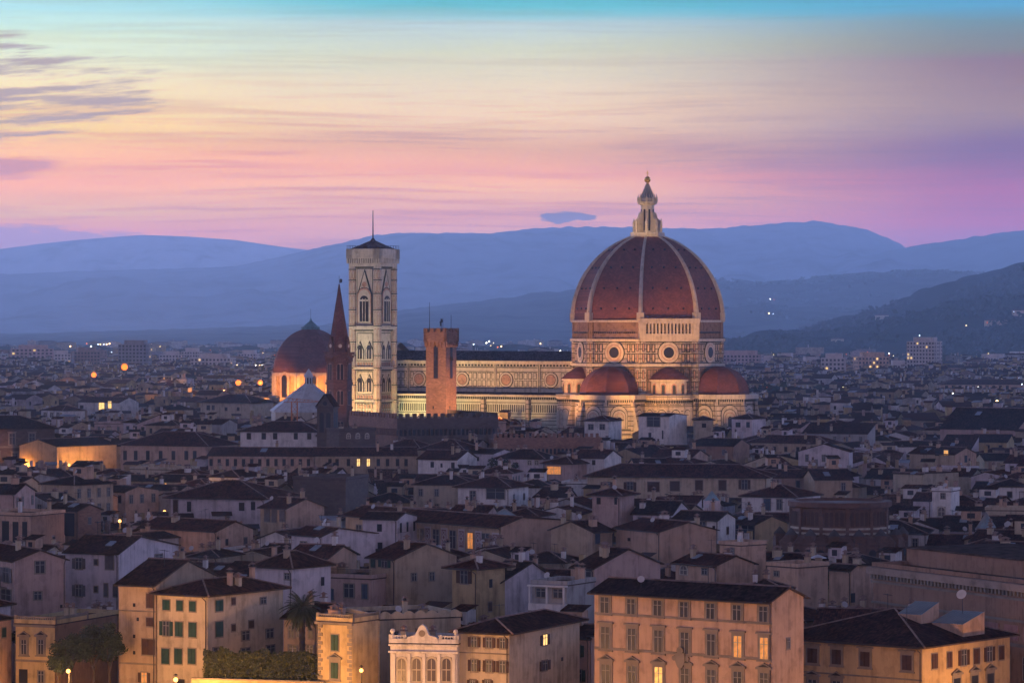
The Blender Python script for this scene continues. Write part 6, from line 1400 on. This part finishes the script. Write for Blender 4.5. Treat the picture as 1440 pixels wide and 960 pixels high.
# white villa: pilasters, pediment, urns
root, a, rz, w, d, H, hit = kit('ornate white villa'); wv = plaster('white', WALLC['white']); b = MB()
for px in (554, 575.5, 596.5, 617.5, 638.5): u = hit('f', px, 940)[0]; slab(b, O0, U, rectp(u-.2, u+.2, 2, H-1.2), 0, .28, wv)
for z in (H-1.1, H-.2): slab(b, O0, U, rectp(-.2, w+.2, z, z+.25), 0, .5, wv)
b.obj('pilaster_order', root)
b = MB(); c = hit('f', 594, 905)[0]
slab(b, O0, U, [(c-2.3,H+.2),(c+2.3,H+.2),(c+2.0,H+1.0),(c+.9,H+1.3),(c+.5,H+2.3),(c,H+2.7),(c-.5,H+2.3),(c-.9,H+1.3),(c-2.0,H+1.0)], -.5, .25, wv); slab(b, O0, U, circ(c, H+1.5, .45, 12), .25, .3, frame_st)
b.obj('pediment', root)
for x in (.25, w-.25):
    b = MB(); b.lathe([(.3,H+.75),(.3,H+1.2),(.12,H+1.3),(.35,H+1.7),(.25,H+2.0),(.02,H+2.1)], wv, 10, cx=x, cy=.2); b.obj('urn', root)
bal_part(root, [(0,.2),(c-2.4,.2)], H+.18, wv); bal_part(root, [(c+2.4,.2),(w,.2)], H+.18, wv)
# yellow lit house: quoins and balustrade
root, a, rz, w, d, H, hit = kit('narrow yellow lit house'); b = MB()
for i in range(26):
    for s in (0, 1): ll = .75 if i % 2 else .45; slab(b, O0, U, rectp(0 if s == 0 else w-ll, ll if s == 0 else w, i*.57+.05, i*.57+.5), 0, .08, frame_st)
slab(b, O0, U, rectp(-.25, w+.25, H-.25, H+.1), 0, .45, frame_st); b.obj('quoins', root)
bal_part(root, [(0,.1),(w,.1),(w,d)], H+.18, frame_st)
root, a, rz, w, d, H, hit = kit('small yellow villa'); bal_part(root, [(0,.1),(w,.1),(w,d*.5)], H+.18, frame_st); b = MB(); slab(b, O0, U, rectp(-.2, w+.2, H-.3, H), 0, .4, frame_st); slab(b, O0, U, rectp(-.05, w, H-5.3, H-5.0), 0, .2, frame_st); b.obj('cornice', root)
# scalloped parapet
root, a, rz, w, d, H, hit = kit('scalloped parapet'); b = MB(); n = 7; pts = [(0, H)]
for i in range(n*8+1): t = i/(n*8); pts.append((w*t, H+.75+.45*abs(sin(pi*n*t))))
pts.append((w, H)); slab(b, Vector((0,-.02,0)), U, pts[::-1], -.3, .06, plaster('cream', WALLC['cream'])); b.obj('parapet', root)
# skylights on the ochre corner house, crest line and dish
root, a, rz, w, d, H, hit = kit('low ochre corner house'); gl = mat('ribbed_blue_glass', (.25,.42,.50), .2, .6, var=.2)
for (x0, x1, y0, y1, dz) in ((13.2,16.8,9.0,13.5,1.9),(17.2,22.0,11.0,16.5,1.8)):
    b = MB(); zb = roof_z('hip', x0, y0, w, d, H, .30, .5)+.2
    P_ = [(x0,y0,zb+.5),(x1,y0,zb+.5),(x1,y1,zb+dz),(x0,y1,zb+dz)]; b.face(P_, gl)
    for (p, q) in ((0,1),(1,2),(2,3),(3,0)): b.face([(P_[p][0],P_[p][1],H),(P_[q][0],P_[q][1],H),P_[q],P_[p]], plaster('peach', WALLC['peach']))
    n = int((x1-x0)/.45)
    for i in range(n+1): x = x0+(x1-x0)*i/n; b.tube((x,y0,zb+.55),(x,y1,zb+dz+.05),.045,frame_wh,4)
    b.obj('roof_light', root)
b = MB(); b.tube((0,0,-1.5),(0,0,1.0),.05,iron,5); b.tube((0,-.1,1.2),(.05,-.35,1.35),.15,dishm,14,.7); link('dish', b.data('dish'), root, (w-3, 15, H+4.6))
# library: cornice, dentils, panels, upper tier
root, a, rz, w, d, H, hit = kit('long brown library'); pp = plaster('pinkpanel', (.36,.19,.17)); lb = plaster('brown', WALLC['brown']); b = MB()
slab(b, O0, U, rectp(-.3, w+.3, H-.9, H+.1), 0, 1.0, mat('cornice_stone', (.33,.25,.20), .9, var=.25)); slab(b, O0, U, rectp(-.1, w+.1, H-2.2, H-1.9), 0, .4, frame_st)
for i in range(int(w/.9)): slab(b, O0, U, rectp(.2+i*.9, .6+i*.9, H-1.6, H-.9), 0, .7, frame_st)
slab(b, O0, U, rectp(0, w, H-5.2, H-4.9), 0, .35, frame_st); slab(b, O0, U, rectp(0, w, H-8.6, H-8.2), 0, .5, frame_st); b.obj('cornice', root)
b = MB()
for i in range(11): x = 1.2+i*(w-2)/11; slab(b, O0, U, rectp(x, x+(w-2)/11-1.3, H-7.8, H-5.7), 0, .12, pp); 
b.obj('panel', root)
for i in range(12): x = 1.8+i*(w-2)/11; link('window', winmeshes('g', 1.6, 3.0)[0], root, (min(x, w-1), 0, H-11.5))
b = MB(); b.box(-.2, w*.55, 6, d-2, H+.18, H+2.6, lb); b.box(-.5, w*.55+.3, 5.7, d-1.7, H+2.6, H+2.85, mat('terrace_paving', (.085,.065,.06), 1.0, 0)); b.obj('upper_tier', root)
# iron balconies of the pink palazzo, and the glazed balcony house
root, a, rz, w, d, H, hit = kit('pink gabled palazzo')
for z in (H-4.2, H-8.3, H-12.6):
    b = MB(); b.box(-1.1, 0, d*.15, d*.55, z-.25, z, frame_st)
    for i in range(22): y = d*.15+i*d*.4/21; b.tube((-1.05,y,z),(-1.05,y,z+1.0),.03,iron,4)
    b.tube((-1.05,d*.15,z+1),(-1.05,d*.55,z+1),.04,iron,4); b.obj('balcony', root)
root, a, rz, w, d, H, hit = kit('white framed glazed balcony'); b = MB(); wv = plaster('white', WALLC['white'])
b.box(-.1, w+.1, -1.0, 0, H-3.6, H-2.6, wv); b.box(-.1, w+.1, -1.0, 0, H-3.8, H-3.6, frame_st); b.box(-.2, w+.2, -1.2, 0, H-.1, H+.12, wv)
for x in (.05, w*.5, w-.1): b.box(x-.1, x+.12, -.95, -.75, H-2.6, H-.1, wv)
b.obj('balcony', root)
root, a, rz, w, d, H, hit = kit('terrace house with blue'); b = MB()
for i in range(int(w/.16)): b.tube((i*.16,.0,H+.7),(i*.16,.0,H+1.5),.02,iron,3)
b.tube((0,0,H+1.5),(w,0,H+1.5),.035,iron,4); b.obj('railing', root)
# terrace railing of the cream house
# glass pyramids and green glass roofs as things on roofs
def pyramid(label, px, py, Y, r, h, m, n=4):
    x, y = place(px, Y); z = HC-(py-HY)/F*Y; b = MB(); b.lathe([(r,0),(.03,h)], m, n, a0=pi/4, a1=2*pi+pi/4)
    b.prism([(r*1.05*cos(pi/4+2*pi*i/n), r*1.05*sin(pi/4+2*pi*i/n)) for i in range(n)], -4, 0, plaster('lilac', WALLC['lilac']))
    for i in range(n*4):
        k = i//4; t = (i % 4)/4; p0 = Vector((r*cos(pi/4+2*pi*k/n), r*sin(pi/4+2*pi*k/n), 0)); p1 = Vector((r*cos(pi/4+2*pi*(k+1)/n), r*sin(pi/4+2*pi*(k+1)/n), 0)); b.tube(p0.lerp(p1, t), (0,0,h), .05, frame_wh, 3)
    o = b.obj('glass_pyramid', label=label, category='roof lantern'); o.location = (x, y, z); return o
pyramid('blue ribbed glass cone rising from the dark eastern roofs', 1387, 743, 640, 2.0, 3.1, gl, 12)
pyramid('green glass roof lantern above the orange gable', 709, 726, 655, 2.6, 1.6, gl, 8)
pyramid('clear glass pyramid on the lilac house ridge', 1001, 703, 668, 2.1, 1.9, gl)
# orange building crane by the baptistery
x, y = place(414, 960); t = empty('crane', (x, y, 0), radians(10), label='small orange construction crane standing in front of the baptistery', category='crane'); om = mat('crane_paint', (.55,.20,.06), .6, var=.15); b = MB()
for sx in (-.8, .8):
    for sy in (-.8, .8): b.tube((sx,sy,0),(sx,sy,33),.13,om,4)
for z in range(14, 33, 2):
    for s in (-1, 1): b.tube((-.8*s,-.8,z),(.8*s,-.8,z+2),.07,om,3); b.tube((.8,-.8*s,z),(.8,.8*s,z+2),.07,om,3)
b.obj('mast', t); b = MB(); b.tube((-3,0,33),(7,0,33),.12,om,4); b.tube((-3,0,34.2),(7,0,33.2),.1,om,4)
for i in range(9): b.tube((-3+i*1.1,0,33),(-2.5+i*1.1,0,34.1-i*.1),.06,om,3)
b.obj('jib', t)
# terrace plants and parasols
x, y = place(1150, 557); t = empty('parasol', (x, y, 15.2), 0, label='small white parasol open among the roof garden trees', category='parasol'); b = MB(); b.tube((0,0,-6),(0,0,2.1),.04,iron,5); b.obj('pole', t)
b = MB(); b.lathe([(1.5,1.6),(1.45,1.65),(.02,2.2)], dishm, 8); b.obj('canopy', t)
